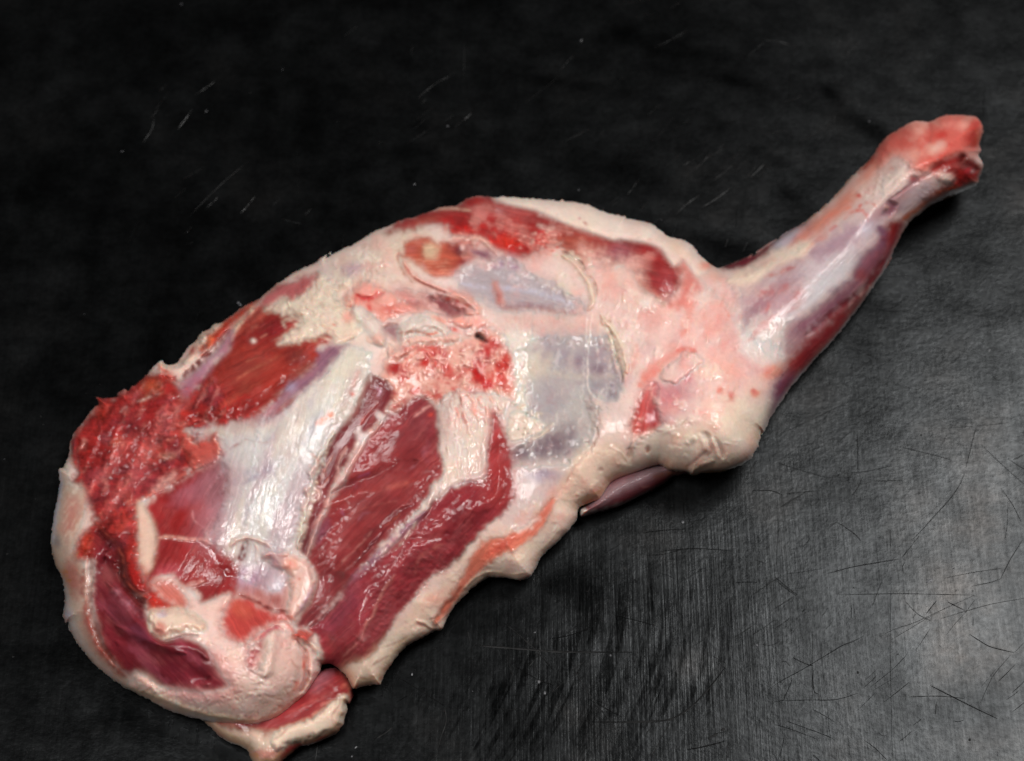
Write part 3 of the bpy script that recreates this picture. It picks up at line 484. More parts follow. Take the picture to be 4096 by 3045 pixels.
for q in range(150):
    x = 720+random.random()*820; y = 420+random.random()*1050
    if x+y*0.9 < 1500 or x+y*.75 > 2350: continue
    l = 40+random.random()*120; a = math.radians(24+18*(y/1500)+random.uniform(-5, 5))
    stroke(f"T4 {x},{y} {x+l*math.cos(a)},{y-l*math.sin(a)}", 5+random.random()*6, random.choice([(164, 80, 78), (116, 32, 38), (168, 88, 86)]), op=.3, h=.15)
# pale seams in the narrow muscle
stroke("T4 1200,255 1050,415 965,560 880,700 800,830 720,920 685,1040 610,1170 560,1320 510,1500", 46, (214, 166, 156), w1=40, h=1.3, warp=8, wet=.7); stroke("T4 860,520 800,620 765,700 785,780 740,850", 32, (208, 158, 148), h=1.3, warp=7); stroke("T4 730,590 670,700 640,790 600,830", 14, (206, 140, 124), h=.8)
fill("T4 925,380 960,340 980,400 1040,410 1010,470 980,500 940,430", (226, 206, 200), 8, 6, h=1, wet=1); fill("T4 1115,220 1145,225 1195,270 1160,310 1130,280", (222, 204, 198), 6, 6, h=1.2, wet=1); stroke("T4 960,340 1000,270 1060,200 1130,130", 16, (186, 60, 36), h=-1)  # second fill paints a patch of glare into the colour
stroke("T4 1010,40 960,150 930,260", 20, (160, 80, 76)); stroke("T4 640,720 690,800 640,880 600,860", 14, (196, 120, 106), h=.8, warp=9); stroke("T4 560,880 610,930 600,1000", 36, (216, 176, 166), h=1.4, wet=.9); dot('T4', 630, 1270, 60, 120, (140, 84, 104), rot=-25, op=.7)
stroke("T4 1090,-20 1150,40 1120,80", 14, (200, 150, 170), wet=1)
fill("T4 2150,215 2203,320 2255,450 2285,570 2297,770 2312,920 2265,1070 2130,1190 2000,1310 1880,1440 1780,1570 T3 1620,0 1550,80 1450,200 1350,310 1270,420 1230,500 1180,600 1110,690 1030,750 900,790 820,830 640,850 620,720 600,560 520,480 560,440 650,350 730,270 800,200 850,100 900,10 T4 1050,1560 1180,1440 1450,1190 1600,1020 1750,910 1950,845 2060,855 2095,700 2085,550 2130,400", (152, 48, 56), 8, 8, h=2, hr=80, k='l', ang=45, part='muscle', wet=.6)
fill("T4 2150,215 2203,320 2290,570 2312,920 2200,1050 2050,1000 2095,700 2085,550", (168, 54, 52), 30, 12, op=.8); fill("T4 1650,1080 1800,930 1980,880 2050,1000 1980,1180 1800,1330 1550,1330 1500,1250", (132, 34, 42), 40, 20, op=.8); stroke("T4 1420,1330 1600,1330 1750,1280", 80, (116, 30, 36), soft=1.3, op=.5, h=-1)
stroke("T4 1560,1090 1440,1200 1300,1310 1180,1430 1060,1560 T3 930,20 850,110", 56, (168, 116, 130), soft=.8, h=1); stroke("T4 1480,1180 1400,1290 1300,1400 1240,1450", 22, (206, 186, 170), h=1)
stroke("T4 1240,1200 1120,1340 1000,1470 900,1600", 20, (104, 22, 34), h=-1.6)
fill("T3 860,110 960,60 960,250 880,420 760,500 640,480 620,440 740,300 800,220", (140, 62, 78), 40, 16, op=.85); stroke("T3 780,240 700,330 600,430 540,470", 24, (100, 26, 34), h=-2)
stroke("T4 1700,1380 1500,1500 1450,1652", 24, (196, 110, 100), op=.7); stroke("T3 1290,0 1210,110 1140,230 1100,340 1030,450 980,560 900,660 830,730", 28, (208, 134, 122), w1=14, h=.8, warp=6)
for q in range(30):
    a = random.uniform(-.9, .9); x, y = 1000, 600; stroke(f"T3 {x},{y} {x+60*math.sin(a)},{y-60*abs(math.cos(a))} {x+130*math.sin(a)},{y-120*math.cos(a)}", 7, (206, 150, 146), op=.16, h=.4, wet=1)
for q in range(70):
    x = 1300+random.random()*420; y = 1400+random.random()*240
    stroke(f"T4 {x},{y} {x+40},{y-10} {x+70},{y+10}", 12, (180, 100, 100), op=.3, h=random.choice([1, -.9]), wet=1, warp=9)
for q in range(120):
    t = random.random(); x = 960+random.gauss(60, 70)+t*200; y = 100+420*random.random(); a = math.radians(random.uniform(-20, 40)); l = 30+random.random()*50
    stroke(f"T3 {x},{y} {x+l*math.cos(a)},{y-l*math.sin(a)}", 12, (176, 92, 98), op=.22, h=random.choice([.8, -.8]), wet=1, warp=8)
for q in range(70):
    t = random.random(); x = 1300+random.random()*250; y = 20+300*random.random()
    if x+y*1.0 > 1640: continue
    stroke(f"T3 {x},{y} {x+60},{y+20}", 9, (180, 90, 90), op=.3, h=random.choice([.7, -.7]), wet=1)
fill("T3 400,440 470,290 550,140 600,0 T4 700,1600 T3 880,20 850,100 730,270 600,400 500,465 430,480", (128, 44, 48), 10, 8, h=-1, hr=20, k='l', ang=50, part='muscle', wet=.6)
# lower salmon strip and edge details
fill("A 2218,1975 2208,2040 2150,2130 2085,2190 2005,2225 1925,2290 1850,2375 1790,2455 1735,2495 1765,2435 1850,2300 1900,2200 1960,2160 2080,2115 2150,2060", (210, 114, 92), 9, 8, k='l', ang=40, part='muscle', wet=.6); dot('A', 2000, 2190, 70, 18, (206, 84, 68), rot=30, op=.8)
fill("T8 330,1560 400,1530 560,1480 520,1540 470,1580 380,1600", (228, 196, 184), 8, 8, h=1)
fill("T3 900,800 1040,750 1130,680 1190,600 1300,560 1400,560 1380,640 1290,740 1200,860 1150,980 920,1010 780,920", (226, 202, 166), 30, 12, op=.8)
for a in ("T3 1130,640 1230,630 1330,590 1400,550", "T3 1290,700 1380,650 1400,610", "T3 1130,930 1200,830 1260,770", "T3 930,900 1040,930 1120,890", "T3 1060,810 1150,780 1230,720"): stroke(a, 12, (176, 132, 100), h=-1.2, warp=8)
stroke("T3 1130,960 1180,880 1240,800 1290,740", 30, (206, 140, 116), h=1.2); stroke("T3 1400,640 1500,585 1600,530", 60, (206, 138, 92), soft=.9, op=.7); stroke("T3 640,1000 900,1015 1150,985", 40, (210, 150, 120), soft=.9, op=.7)  # soft orange strokes paint subsurface glow along the lower rim
stroke("T3 1480,412 1550,425 1610,475 1660,492 1710,485 1728,440", 26, (232, 206, 180), h=2.4, part='fat_fold'); stroke("T3 1480,440 1560,460 1600,500", 16, (190, 130, 90), h=-2); stroke("T3 1590,400 1680,370 1730,330", 16, (150, 90, 66), h=-1.8); stroke("T3 1640,430 1720,300 1800,220 1870,110", 46, (188, 100, 78), soft=.8, h=-1)
stroke("A 1850,2360 1900,2310 1960,2290 2050,2300 2110,2290", 24, (230, 206, 176), h=1.5); stroke("A 1380,2690 1410,2740", 20, (200, 150, 130))
stroke("A 2170,2200 2200,2160 2235,2120", 20, (232, 214, 186), h=1.2)
# ---- silverskin sheet
fill("T4 869,-382 1000,-352 1060,-282 1000,-100 930,60 830,260 720,430 640,600 600,700 560,850 500,1000 460,1150 430,1300 380,1440 T3 340,60 T4 227,1812 27,1742 -123,1680 -300,1560 -340,1400 -313,1190 -273,1070 -233,950 -223,840 -233,740 -283,630 -273,510 -323,440 -373,460 -473,490 -533,430 -590,350 -181,288 -31,268 219,238 469,28 619,-82 819,-342", SIL, 10, 12, h=1.4, hr=40, k='s', ang=75, part='silverskin', wet=.85)
fill("T4 869,-382 1000,-352 1060,-282 1000,-100 930,60 830,260 600,200 619,-82 819,-342", (216, 203, 186), 30, 12); stroke("T4 800,-100 700,100 560,250 380,330 150,360 -100,350 -400,400", 130, (216, 206, 194), soft=.8)
fill("T4 515,145 400,300 250,430 140,490 150,450 300,310 480,180", (166, 156, 164), 20, 10, op=.8); stroke("T4 640,200 520,400 330,560 180,700 40,760", 100, (182, 174, 180), soft=1.1, op=.7); stroke("T1 2080,800 1950,880 1790,965", 70, (166, 158, 168), w1=24, soft=.6, op=.9)
stroke("T4 850,100 700,300 560,480 350,640", 40, (214, 208, 204), soft=.8, op=.8); stroke("T4 60,700 -60,780 -160,860", 50, (190, 180, 184), soft=.9)
stroke("T4 20,900 180,910 340,930", 46, (220, 204, 184), soft=.9, op=.6); dot('T4', 100, 1100, 300, 240, (222, 216, 212), soft=.8, op=.8)
stroke("T4 740,220 650,290 590,335", 50, (234, 150, 124), soft=.7, warp=8); dot('T4', 900, 60, 22, 20, (226, 96, 66)); stroke("T4 960,-160 930,-60 880,60", 30, (228, 160, 132), soft=.9, op=.7)
stroke("T4 740,400 640,560 590,690 530,830 500,980 480,1150 430,1420", 62, (226, 206, 186), h=2.4, warp=12, k='f', part='fat_seam', wet=.9)
for q in range(100):
    t = random.random(); x = 740-330*t**.8+random.gauss(0, 18); y = 380+1050*t
    dot('T4', x, y, 9+random.random()*12, 8+random.random()*12, random.choice([(240, 228, 212), (216, 184, 158), (232, 214, 196)]), h=random.choice([1.2, .8, -1]), op=.75, wet=1)
stroke("T4 520,560 560,600 610,640 600,710", 16, (196, 136, 112), h=-1.4)
stroke("T1 1590,745 1700,655 1800,585 1840,570", 20, (170, 120, 118), h=-1.4, soft=.9); stroke("T1 1840,570 2000,600 2100,560", 8, (190, 160, 150), h=-.6)
fill("T5 1440,880 1740,815 1700,880 1640,960 1500,1130 1340,1250 1250,1330 1070,1475 990,1455 1130,1300 1230,1160 1420,1030", (144, 98, 116), 12, 10, h=-1, hr=20, k='l', ang=45, part='muscle', wet=.7); fill("T5 1000,1460 1150,1330 1300,1260 1250,1340 1100,1460 900,1500", (178, 128, 136), 24, 10); dot('T5', 1230, 1200, 70, 60, (170, 150, 172), soft=.9); stroke("T5 1300,1290 1190,1380 1100,1450", 40, (150, 60, 66), soft=.8)
for q in range(90):
    x = -160+random.random()*520; y = 900+random.random()*720; l = 60+random.random()*130
    stroke(f"T4 {x},{y} {x-l*.28},{y+l}", 7, random.choice([(232, 228, 226), (190, 178, 178), (226, 206, 190)]), op=.4, h=.45, wet=1)  # fibre streaks; the pale ones paint glare onto the sheet
# lower folds of the sheet
fill("T2 1740,80 1900,180 2090,230 2203,120 T3 360,100 330,330 260,340 100,290 0,260 T2 1860,350 1760,290 1690,330 1700,200", (150, 40, 42), 60, 16, k='l', ang=76, part='muscle', wet=.8); dot('T2', 1900, 130, 240, 110, (184, 150, 166), soft=1.2, wet=1); dot('T2', 2090, 180, 90, 90, (208, 194, 200), soft=1, wet=1)
stroke("T1 1840,1460 1810,1550 1790,1640", 56, (112, 22, 22), h=-1.8, soft=.5); stroke("T1 1700,1510 1790,1440 1900,1440 2040,1500 2080,1560", 34, (216, 184, 172), h=2.2, wet=.9); stroke("T1 1900,1460 1940,1540 1930,1652", 20, (216, 192, 186), h=1.6); stroke("T1 1980,1610 2080,1560 2203,1590", 48, (226, 204, 198), h=2.2, wet=.8)
stroke("T2 2000,0 1960,60 1990,120", 20, (210, 196, 200), h=1.2, wet=1)
fill("T4 120,1460 250,1435 400,1465 500,1535 545,1600 T3 595,60 540,220 450,340 400,425 320,360 345,200 345,60 T4 320,1640 200,1570", (224, 190, 174), 10, 8, h=4, hr=26, k='f', part='fat_fold', wet=.7); dot('T4', 360, 1560, 80, 56, (234, 160, 132), rot=-20, h=1); stroke("T3 360,360 390,410", 30, (214, 140, 120)); stroke("T4 170,1490 250,1560 280,1640", 30, (186, 150, 150), h=-1.2); stroke("T3 560,90 500,220 440,320", 26, (214, 180, 190), h=.8); dot('T3', 440, 35, 14, 12, (214, 120, 100))
for a in ("T3 380,100 440,150 420,220", "T3 400,260 440,300", "T3 470,120 500,180"): stroke(a, 9, (190, 146, 128), h=-1)

# ---- upper left muscle and crumbly fat
fill("T5 720,720 850,560 960,475 1080,530 1200,560 1335,610 1250,720 1130,830 1330,785 1500,730 1590,735 1625,800 1545,835 1460,870 1492,940 1420,1025 1230,1165 1130,1290 1000,1400 850,1485 640,1515 300,1575 200,1500 260,1350 330,1330 420,1200 560,1000 680,880", (156, 46, 36), 10, 10, h=1.8, hr=60, k='l', ang=33, part='muscle', wet=.55)
dot('T5', 1090, 690, 260, 130, (136, 30, 34), rot=20, soft=.8); dot('T5', 820, 1060, 300, 150, (150, 62, 54), rot=35, soft=1.0, op=.7); dot('T5', 1340, 1060, 120, 70, (150, 80, 66), rot=30, soft=1.0, op=.7); dot('T5', 950, 560, 120, 60, (172, 78, 66), rot=30, soft=.8); dot('T5', 1290, 930, 110, 90, (126, 38, 38), soft=.8); dot('T5', 1500, 780, 90, 36, (170, 78, 68), soft=.8)
stroke("T5 700,1190 900,1060 1080,960 1150,920", 14, (196, 116, 90), op=.7); stroke("T5 850,1000 1000,900 1120,860", 12, (186, 106, 86), op=.7); stroke("T5 970,780 1040,740", 12, (206, 130, 110)); stroke("T5 890,690 960,660", 24, (206, 120, 100)); dot('T5', 910, 800, 26, 24, (238, 218, 204), h=2)
stroke("T5 1130,830 1000,900 700,1050", 10, (110, 30, 28), h=-.8, op=.7)
fill("T5 1000,520 1100,465 1180,405 1250,430 1350,375 1440,290 1480,190 1560,250 1650,400 1700,500 1800,560 1860,700 1740,815 1640,825 1600,740 1500,728 1330,785 1130,830 1250,720 1335,620 1200,562 1090,535", (224, 206, 182), 10, 14, h=2.2, hr=26, k='f', part='fat_seam', wet=.6)
for q in range(110):
    x = 1180+random.random()*620; y = 260+random.random()*540
    if y < 640-(x-1100)*.75 or y > 830: continue
    dot('T5', x, y, 18+random.random()*26, 12+random.random()*14, random.choice([(232, 216, 194), (214, 192, 166), (228, 208, 188), (206, 180, 152)]), h=random.choice([1.6, 1.2, -1.5]), rot=random.uniform(-70, 10), op=.55)
for q in range(70):
    x = 20+random.random()*450; y = 330+random.random()*600; l = 40+random.random()*80
    if y < 620-x*.5+60: continue
    stroke(f"T6 {x},{y} {x+6},{y+l*.5} {x-5},{y+l}", 14, random.choice([(230, 216, 200), (206, 184, 166), (198, 176, 162)]), h=random.choice([1.1, -1.3]), op=.6)
dot('T5', 1620, 660, 26, 12, (220, 110, 90), rot=-20); dot('T5', 1565, 715, 12, 8, (200, 70, 60)); dot('T5', 1740, 590, 60, 60, (230, 170, 152), soft=.9)
fill("T5 940,490 1050,370 1200,285 1400,225 1478,205 1440,300 1340,380 1250,432 1180,410 1100,472", (184, 98, 98), 12, 10, k='l', ang=30, part='muscle'); stroke("T5 960,430 1070,345 1230,220 1340,165", 16, (214, 160, 140), op=.8)
fill("T5 440,770 560,680 640,625 860,470 955,435 900,530 760,650 680,740 600,830 500,900 440,930 400,900", (180, 54, 34), 14, 10, k='b', part='muscle', wet=.8)
stroke("T5 712,810 725,740 800,640 900,530 960,470", 40, (224, 192, 166), h=1.4); 
fill("T5 240,1210 450,1000 600,850 700,710 742,735 690,880 560,1000 420,1200 330,1340 285,1320", (178, 126, 142), 14, 8, h=1, hr=30, k='m', part='muscle', wet=.5)
stroke("T5 100,1110 200,1145 330,1085 450,980 600,820 700,700", 54, (104, 18, 10), h=-5, soft=.7)  # gap is sunk and its shadow painted dark red
stroke("T5 75,990 150,1035 250,1030 340,970 400,890 440,810 520,720 640,645", 64, (234, 200, 172), h=3.5, k='m', part='curled_edge', wet=.5); stroke("T5 500,740 540,790 500,860 440,930", 44, (208, 100, 66), h=1, soft=.8); dot('T5', 370, 890, 60, 30, (196, 90, 66), rot=60); dot('T5', 460, 790, 36, 40, (238, 218, 198), h=1.5, rot=50); stroke("T5 60,1000 140,1070 180,1080", 22, (214, 110, 76))
# ---- ragged red area
fill("T1 850,70 970,-30 1090,-10 1250,90 1290,235 1400,150 1560,50 1700,300 1850,375 1700,412 1500,432 1290,470 1330,540 1400,600 1540,550 1602,620 1592,742 1440,790 1300,880 1150,980 980,1080 895,1120 885,1250 885,1500 880,1700 700,1700 500,1640 320,1640 330,1450 500,1290 430,1100 400,1000 290,950 330,850 300,720 280,600 330,500 450,330 530,290 500,180 700,180 830,80", (172, 44, 42), 12, 14, h=.6, hr=30, k='b', part='ragged_muscle', wet=.85)
fill("T5 100,1300 420,1230 700,1250 1000,1380 850,1490 640,1515 300,1575 50,1560", (166, 38, 36), 50, 20, k='b', op=.8, wet=.8)
for (x, y, rx, ry, c, r) in ((800, 430, 150, 150, (140, 48, 56), 30), (560, 1060, 170, 110, (132, 44, 52), 40), (1060, 850, 130, 100, (136, 40, 46), 30), (620, 870, 120, 90, (150, 52, 60), 40), (720, 600, 70, 60, (226, 122, 98), 0), (900, 600, 80, 60, (176, 22, 16), 0), (1250, 330, 160, 110, (196, 48, 34), 20), (560, 300, 70, 90, (196, 60, 44), 0), (1020, 700, 120, 60, (206, 80, 60), 0), (400, 620, 70, 120, (160, 30, 24), 60), (700, 1060, 80, 60, (166, 60, 60), 0), (520, 1450, 120, 110, (180, 34, 26), 0), (440, 1500, 60, 110, (196, 60, 34), 0), (600, 560, 60, 50, (176, 90, 96), 0), (1000, 90, 110, 70, (214, 96, 64), 0), (1150, 30, 60, 60, (196, 60, 40), 0)):
    dot('T1', x, y, rx, ry, c, rot=r, soft=.9, warp=.3, op=.8)
stroke("T1 860,240 980,190 1110,150", 60, (140, 76, 54), soft=.8, op=.8); stroke("T1 730,330 790,280", 24, (220, 180, 170), h=1, wet=1); stroke("T1 870,240 960,210 1080,160", 16, (216, 180, 168), h=1, wet=1)
fill("T1 1080,705 1190,675 1212,715 1110,760", (236, 166, 138), 6, 6, h=1); stroke("T1 1140,580 1230,550", 20, (232, 150, 130), h=1)
for q in range(230):       # torn fibres
    x = 300+random.random()*1250; y = 60+random.random()*1150
    if y < 560-x*.55 or y > 1650-x*.62: continue
    a = math.radians(50+25*math.sin(x/260)+random.uniform(-28, 28)); l = 50+random.random()*110
    stroke(f"T1 {x},{y} {x+l*.5*math.cos(a)+random.uniform(-9,9)},{y-l*.5*math.sin(a)} {x+l*math.cos(a)},{y-l*math.sin(a)}", 16+random.random()*26, random.choice([(206, 96, 86), (136, 24, 26), (226, 150, 136), (160, 34, 32), (196, 70, 60), (150, 66, 76)]), h=random.choice([1.3, 1.0, -1.1, .8]), op=.5, wet=1)
for q in range(70):
    x = 330+random.random()*480; y = 980+random.random()*600
    if x < 360 and y < 1300: continue
    a = math.radians(62+random.uniform(-14, 14)); l = 40+random.random()*90
    stroke(f"T1 {x},{y+l*math.sin(a)*.5} {x+l*math.cos(a)},{y-l*math.sin(a)*.5}", 12, random.choice([(196, 80, 66), (142, 30, 28), (214, 130, 110)]), h=random.choice([1, -1]), op=.5, wet=1)
fill("T1 1275,480 1340,560 1400,612 1540,552 1604,622 1592,735 1500,805 1400,805 1330,700 1290,600", (206, 96, 80), 20, 10, h=1, hr=14, k='m', part='torn_flap', wet=.7); stroke("T1 1540,560 1600,630 1585,740", 12, (232, 160, 136), h=1); stroke("T1 1280,480 1330,520 1350,590 1400,620", 12, (232, 150, 120), h=1)
stroke("T1 1450,790 1350,850 1230,930 1100,1010 980,1060 900,1095", 34, (206, 96, 82), h=1.8, warp=9, part='fat_seam', wet=.9); dot('T1', 1340, 835, 24, 14, (236, 200, 192), h=1.5, wet=1, rot=40); fill("T1 990,1010 1080,930 1180,870 1215,870 1180,940 1060,1010", (208, 150, 140), 12, 10, wet=1, h=.8)
stroke("T1 1210,990 1250,1000 1240,1020", 16, (226, 160, 120), h=1)
# ---- muscle in the roll's mouth
fill("T1 925,1160 1100,1030 1300,900 1592,755 1642,870 1645,1060 1560,1300 1480,1450 1700,1590 1760,1760 1720,1960 1600,1990 1430,2010 1400,1890 1240,1850 1200,1790 1090,1770 980,1840 940,1720 1000,1600 1040,1440 1000,1290", (146, 34, 36), 14, 12, h=-.6, hr=40, k='l', ang=62, part='muscle', wet=.7)
dot('T1', 1420, 1000, 260, 120, (158, 84, 94), rot=28, soft=.8); dot('T1', 1150, 1750, 130, 90, (176, 64, 74), soft=.9); dot('T1', 1560, 1120, 90, 200, (170, 110, 118), rot=10, soft=.9, op=.7); dot('T1', 1250, 1300, 120, 110, (140, 24, 24), soft=.9)
stroke("T1 1055,1437 1180,1430 1320,1452 1450,1450 1540,1500", 26, (224, 164, 148), h=1.4); stroke("T1 1370,1190 1380,1280 1450,1340 1500,1380", 16, (200, 130, 128), h=.8); stroke("T1 1370,1560 1400,1500", 18, (190, 90, 80))
for q in range(26): dot('T1', 1480+random.random()*240, 1250+random.random()*330, 10, 14, (216, 176, 176), h=.9, wet=1, op=.6)
fill("T1 885,1140 935,1150 1005,1300 1045,1430 1025,1600 990,1720 940,1760 900,1650 890,1450", (226, 194, 164), 12, 8, h=.5, k='f', part='fat_seam', wet=.9)
# ---- outer skin of the roll
fill("T1 180,830 225,800 262,860 290,950 400,1000 425,1100 405,1250 325,1450 325,1652 T2 410,0 400,250 445,500 525,700 645,900 810,1045 840,1120 760,1120 620,1030 420,840 270,600 220,540 200,400 120,0 T1 100,1500 120,1300 180,980", (188, 164, 146), 16, 10, k='m', part='outer_skin', wet=.6)
dot('T1', 290, 1240, 90, 210, (190, 124, 76), rot=-8, soft=.8, op=.85); dot('T2', 310, 140, 90, 190, (180, 108, 62), rot=10, soft=.8, op=.85); dot('T1', 170, 1470, 40, 60, (120, 116, 120), soft=.9, op=.7); stroke("T1 190,860 200,980 165,1180 135,1350 130,1500", 46, (198, 202, 212), soft=.9, op=.8)
stroke("T2 190,90 235,230 260,400 300,560 400,740 560,920 760,1080", 70, (190, 182, 178), soft=.9, op=.8); stroke("T2 410,40 400,250 440,480 520,690 640,890 790,1030", 60, (150, 74, 40), soft=.9, op=.85)
fill("T2 240,400 235,480 252,545 272,530 300,470 290,430", (176, 168, 172), 6, 4, h=.6); dot('T2', 470, 860, 20, 30, (170, 160, 150), rot=40)
for q in range(60):
    x = 230+random.random()*190; y = 950+random.random()*650; l = 40+random.random()*70
    stroke(f"T1 {x-l*.3},{y+l*.5} {x+l*.3},{y-l*.5}", 9, random.choice([(232, 204, 176), (190, 130, 90), (240, 226, 212)]), h=.7, op=.45, wet=1)
stroke("T1 285,560 288,700 320,830", 18, (230, 174, 156), h=.6); stroke("T1 190,835 200,880 195,960", 14, (206, 206, 216), h=1)
# ---- rolled flap
fill("T1 500,1652 505,1400 560,1370 700,1480 760,1652 T2 740,110 790,200 850,280 950,340 970,420 1000,520 1080,640 1170,672 1250,640 1400,680 1500,760 1560,860 1620,980 1695,1080 1600,1140 1450,1150 1250,1120 1070,1090 960,1000 870,980 830,1020 700,920 600,800 540,600 490,400 485,200", (116, 26, 38), 12, 8, h=0, k='l', ang=135, part='muscle', wet=.55)
dot('T2', 750, 400, 200, 120, (140, 60, 72), rot=-50, soft=.9, op=.8); dot('T2', 620, 120, 90, 120, (128, 62, 62), soft=.9, op=.8); dot('T2', 1250, 950, 280, 130, (138, 40, 56), rot=-25, soft=.9, op=.8); dot('T2', 900, 620, 150, 60, (110, 50, 70), rot=-40, soft=.9, op=.7); dot('T2', 560, 500, 50, 200, (104, 20, 22), soft=.9, op=.7)  # first dots paint soft purple highlights on the maroon lean
stroke("T2 800,670 900,770 1000,840 1100,900", 18, (150, 66, 62), op=.7); stroke("T2 560,260 580,350 620,420", 24, (156, 70, 66), op=.7); stroke("T2 1280,760 1400,860", 14, (160, 70, 80), op=.6)
stroke("T2 640,260 720,240 820,330 950,450 1000,520", 80, None, h=2.2); stroke("T2 700,560 850,640 1000,700 1200,720 1400,760 1500,850", 90, None, h=2.5); stroke("T2 700,700 900,850 1200,1000 1500,1080", 200, None, h=2)
for q in range(60):
    t = random.random(); x = 660+t*300+random.gauss(0, 16); y = 230+t*260+random.gauss(0, 16); stroke(f"T2 {x-22},{y+22} {x+22},{y-8}", 9, (190, 130, 140), h=random.choice([.6, -.6]), op=.25, wet=1)
fill("T2 830,1020 870,978 960,1000 1070,1090 1250,1120 1450,1150 1600,1130 1692,1080 1620,980 1560,860 1500,760 1400,690 1230,650 1180,670 1100,672 1010,605 978,480 1000,428 1150,420 1270,412 1330,390 1310,300 1240,230 1150,172 1060,200 985,190 1090,112 1190,108 1260,200 1400,330 1440,380 1560,310 1690,268 1705,330 1645,420 1612,540 1650,640 1740,700 1830,690 1950,600 T3 100,500 200,440 300,402 400,465 480,520 560,590 612,640 632,740 628,870 560,970 500,1070 380,1190 250,1290 100,1340 T2 1850,1455 1600,1430 1450,1400 1230,1340 1080,1280 920,1190 780,1120 800,1040", (231, 200, 186), 8, 8, h=1.5, hr=30, k='f', part='flap_fat', wet=.6)
fill("T2 830,1020 870,978 960,1000 1070,1090 1050,1180 950,1150", (224, 182, 164), 20, 8, h=1.5, hr=30); stroke("T2 780,1105 900,1150 1100,1200 1300,1290 1500,1350 1800,1400 T3 100,1290", 70, (214, 188, 160), soft=.8, h=2); stroke("T2 1050,1160 1150,1220 1280,1270 1350,1290", 18, (234, 216, 200), h=1.2, wet=.9); stroke("T2 1300,1360 1600,1410 1850,1435 T3 120,1310 260,1260", 30, (214, 200, 200), soft=.7)
fill("T2 1640,430 1700,335 1780,292 1900,350 2000,400 2100,445 2203,465 T3 350,400 300,408 200,440 100,505 T2 1965,600 1850,690 1770,712 1660,640 1612,540", (184, 66, 60), 16, 12, h=-.5, k='l', ang=120, part='muscle', wet=.7); dot('T2', 1800, 420, 110, 70, (196, 86, 68), rot=-30, soft=.9); stroke("T2 1790,292 1880,330 2000,410", 12, (206, 120, 100), h=1); stroke("T2 1770,280 1900,335 2040,410 2203,440", 30, (116, 30, 28), h=-2, soft=1)
fill("T2 985,190 1080,165 1200,190 1330,330 1312,402 1250,400 1100,330", (204, 112, 98), 16, 10, k='l', ang=140, part='muscle', wet=.8); fill("T2 980,210 1080,300 1200,390 1160,415 990,420 955,350", (190, 50, 38), 12, 10, k='b', wet=.9, h=.6)
stroke("T2 600,-20 600,200 610,420 700,640 900,850 1200,980 1500,1030", 330, None, h=-7)
stroke("T1 640,1500 640,1652 T2 680,120 800,330 900,480", 150, None, h=-4)
stroke("T2 620,180 760,330 880,520 1050,720 1300,800", 100, None, h=2.5)
# knot of fat
fill("T2 975,470 1000,420 1130,412 1270,405 1380,450 1480,530 1480,590 1420,615 1330,600 1180,640 1150,672 1080,660 1000,600", (226, 200, 172), 8, 7, h=4.5, hr=30, k='m', part='fat_knot', wet=.9); dot('T2', 1080, 590, 70, 60, (208, 138, 96), rot=-40, soft=.8); dot('T2', 1090, 460, 80, 36, (214, 200, 200), soft=.8, wet=1); stroke("T2 1180,520 1170,600 1180,640", 20, (206, 170, 140), h=-1.5)
stroke("T2 1000,620 1090,700 1180,690 1300,650 1420,650", 34, (90, 22, 30), soft=.9, h=-3, op=.6)
stroke("T2 1330,200 1420,180 1480,150", 40, (208, 150, 140), h=1.2, soft=.7); stroke("T2 1400,240 1410,320 1420,370", 22, (216, 170, 160), h=1.4); stroke("T2 1650,360 1690,290", 30, (230, 200, 186), h=1.6)
for q in range(110):
    x = 1400+random.random()*560; y = 450+random.random()*640
    if y > 720+(x-1400)*.9 or (1620 < x < 1950 and y < 700): continue
    a = math.radians(-20+random.uniform(-25, 25)); l = 30+random.random()*70
    stroke(f"T2 {x},{y} {x+l*math.cos(a)},{y-l*math.sin(a)}", 14+random.random()*12, random.choice([(236, 214, 198), (216, 178, 160), (228, 196, 180)]), h=random.choice([1.1, .8, -1.1]), op=.5, wet=1)
# lip and cone at the right end of the flap
fill("T3 0,620 100,580 165,590 150,700 90,830 40,850 -40,800", (166, 56, 66), 16, 10, h=-1, k='l', ang=60, wet=.9, part='muscle'); stroke("T3 215,500 185,620 165,780 120,900", 130, (230, 202, 186), h=4.5, soft=.6); stroke("T3 235,680 250,730 260,800", 12, None, h=1)
fill("T3 230,500 330,560 430,640 480,760 480,880 430,980 300,1120 120,1180 0,1100 100,900 160,700", (228, 194, 176), 30, 12, h=1, op=.8)
stroke("T3 -60,650 60,570 140,490 215,440 290,420 340,450 400,530 450,630 485,760 475,900 430,1010", 26, (222, 146, 134), h=1.8, warp=5); stroke("T3 80,570 160,500 230,470 300,490", 34, (190, 70, 80), soft=.8, h=-2.5)
stroke("T3 420,580 490,690 520,820 510,950 450,1050", 40, (206, 138, 120), h=-4.5, soft=.8); stroke("T3 380,520 480,560 560,620 605,690 615,800 590,920 520,1030 420,1130", 60, (232, 208, 190), h=3.5, part='flap_lip', wet=.6)
fill("T3 400,500 430,480 480,480 550,520 562,570 500,598 430,580 370,545", (204, 84, 72), 10, 8, h=2.2, hr=14, k='b', wet=.9); dot('T3', 475, 790, 16, 60, (216, 90, 60), soft=.8); dot('T3', 400, 1010, 70, 30, (222, 140, 116), rot=55, soft=.9); dot('T3', 410, 960, 22, 30, (216, 110, 84)); stroke("T3 505,860 495,920", 16, (244, 232, 226), wet=1, h=1)
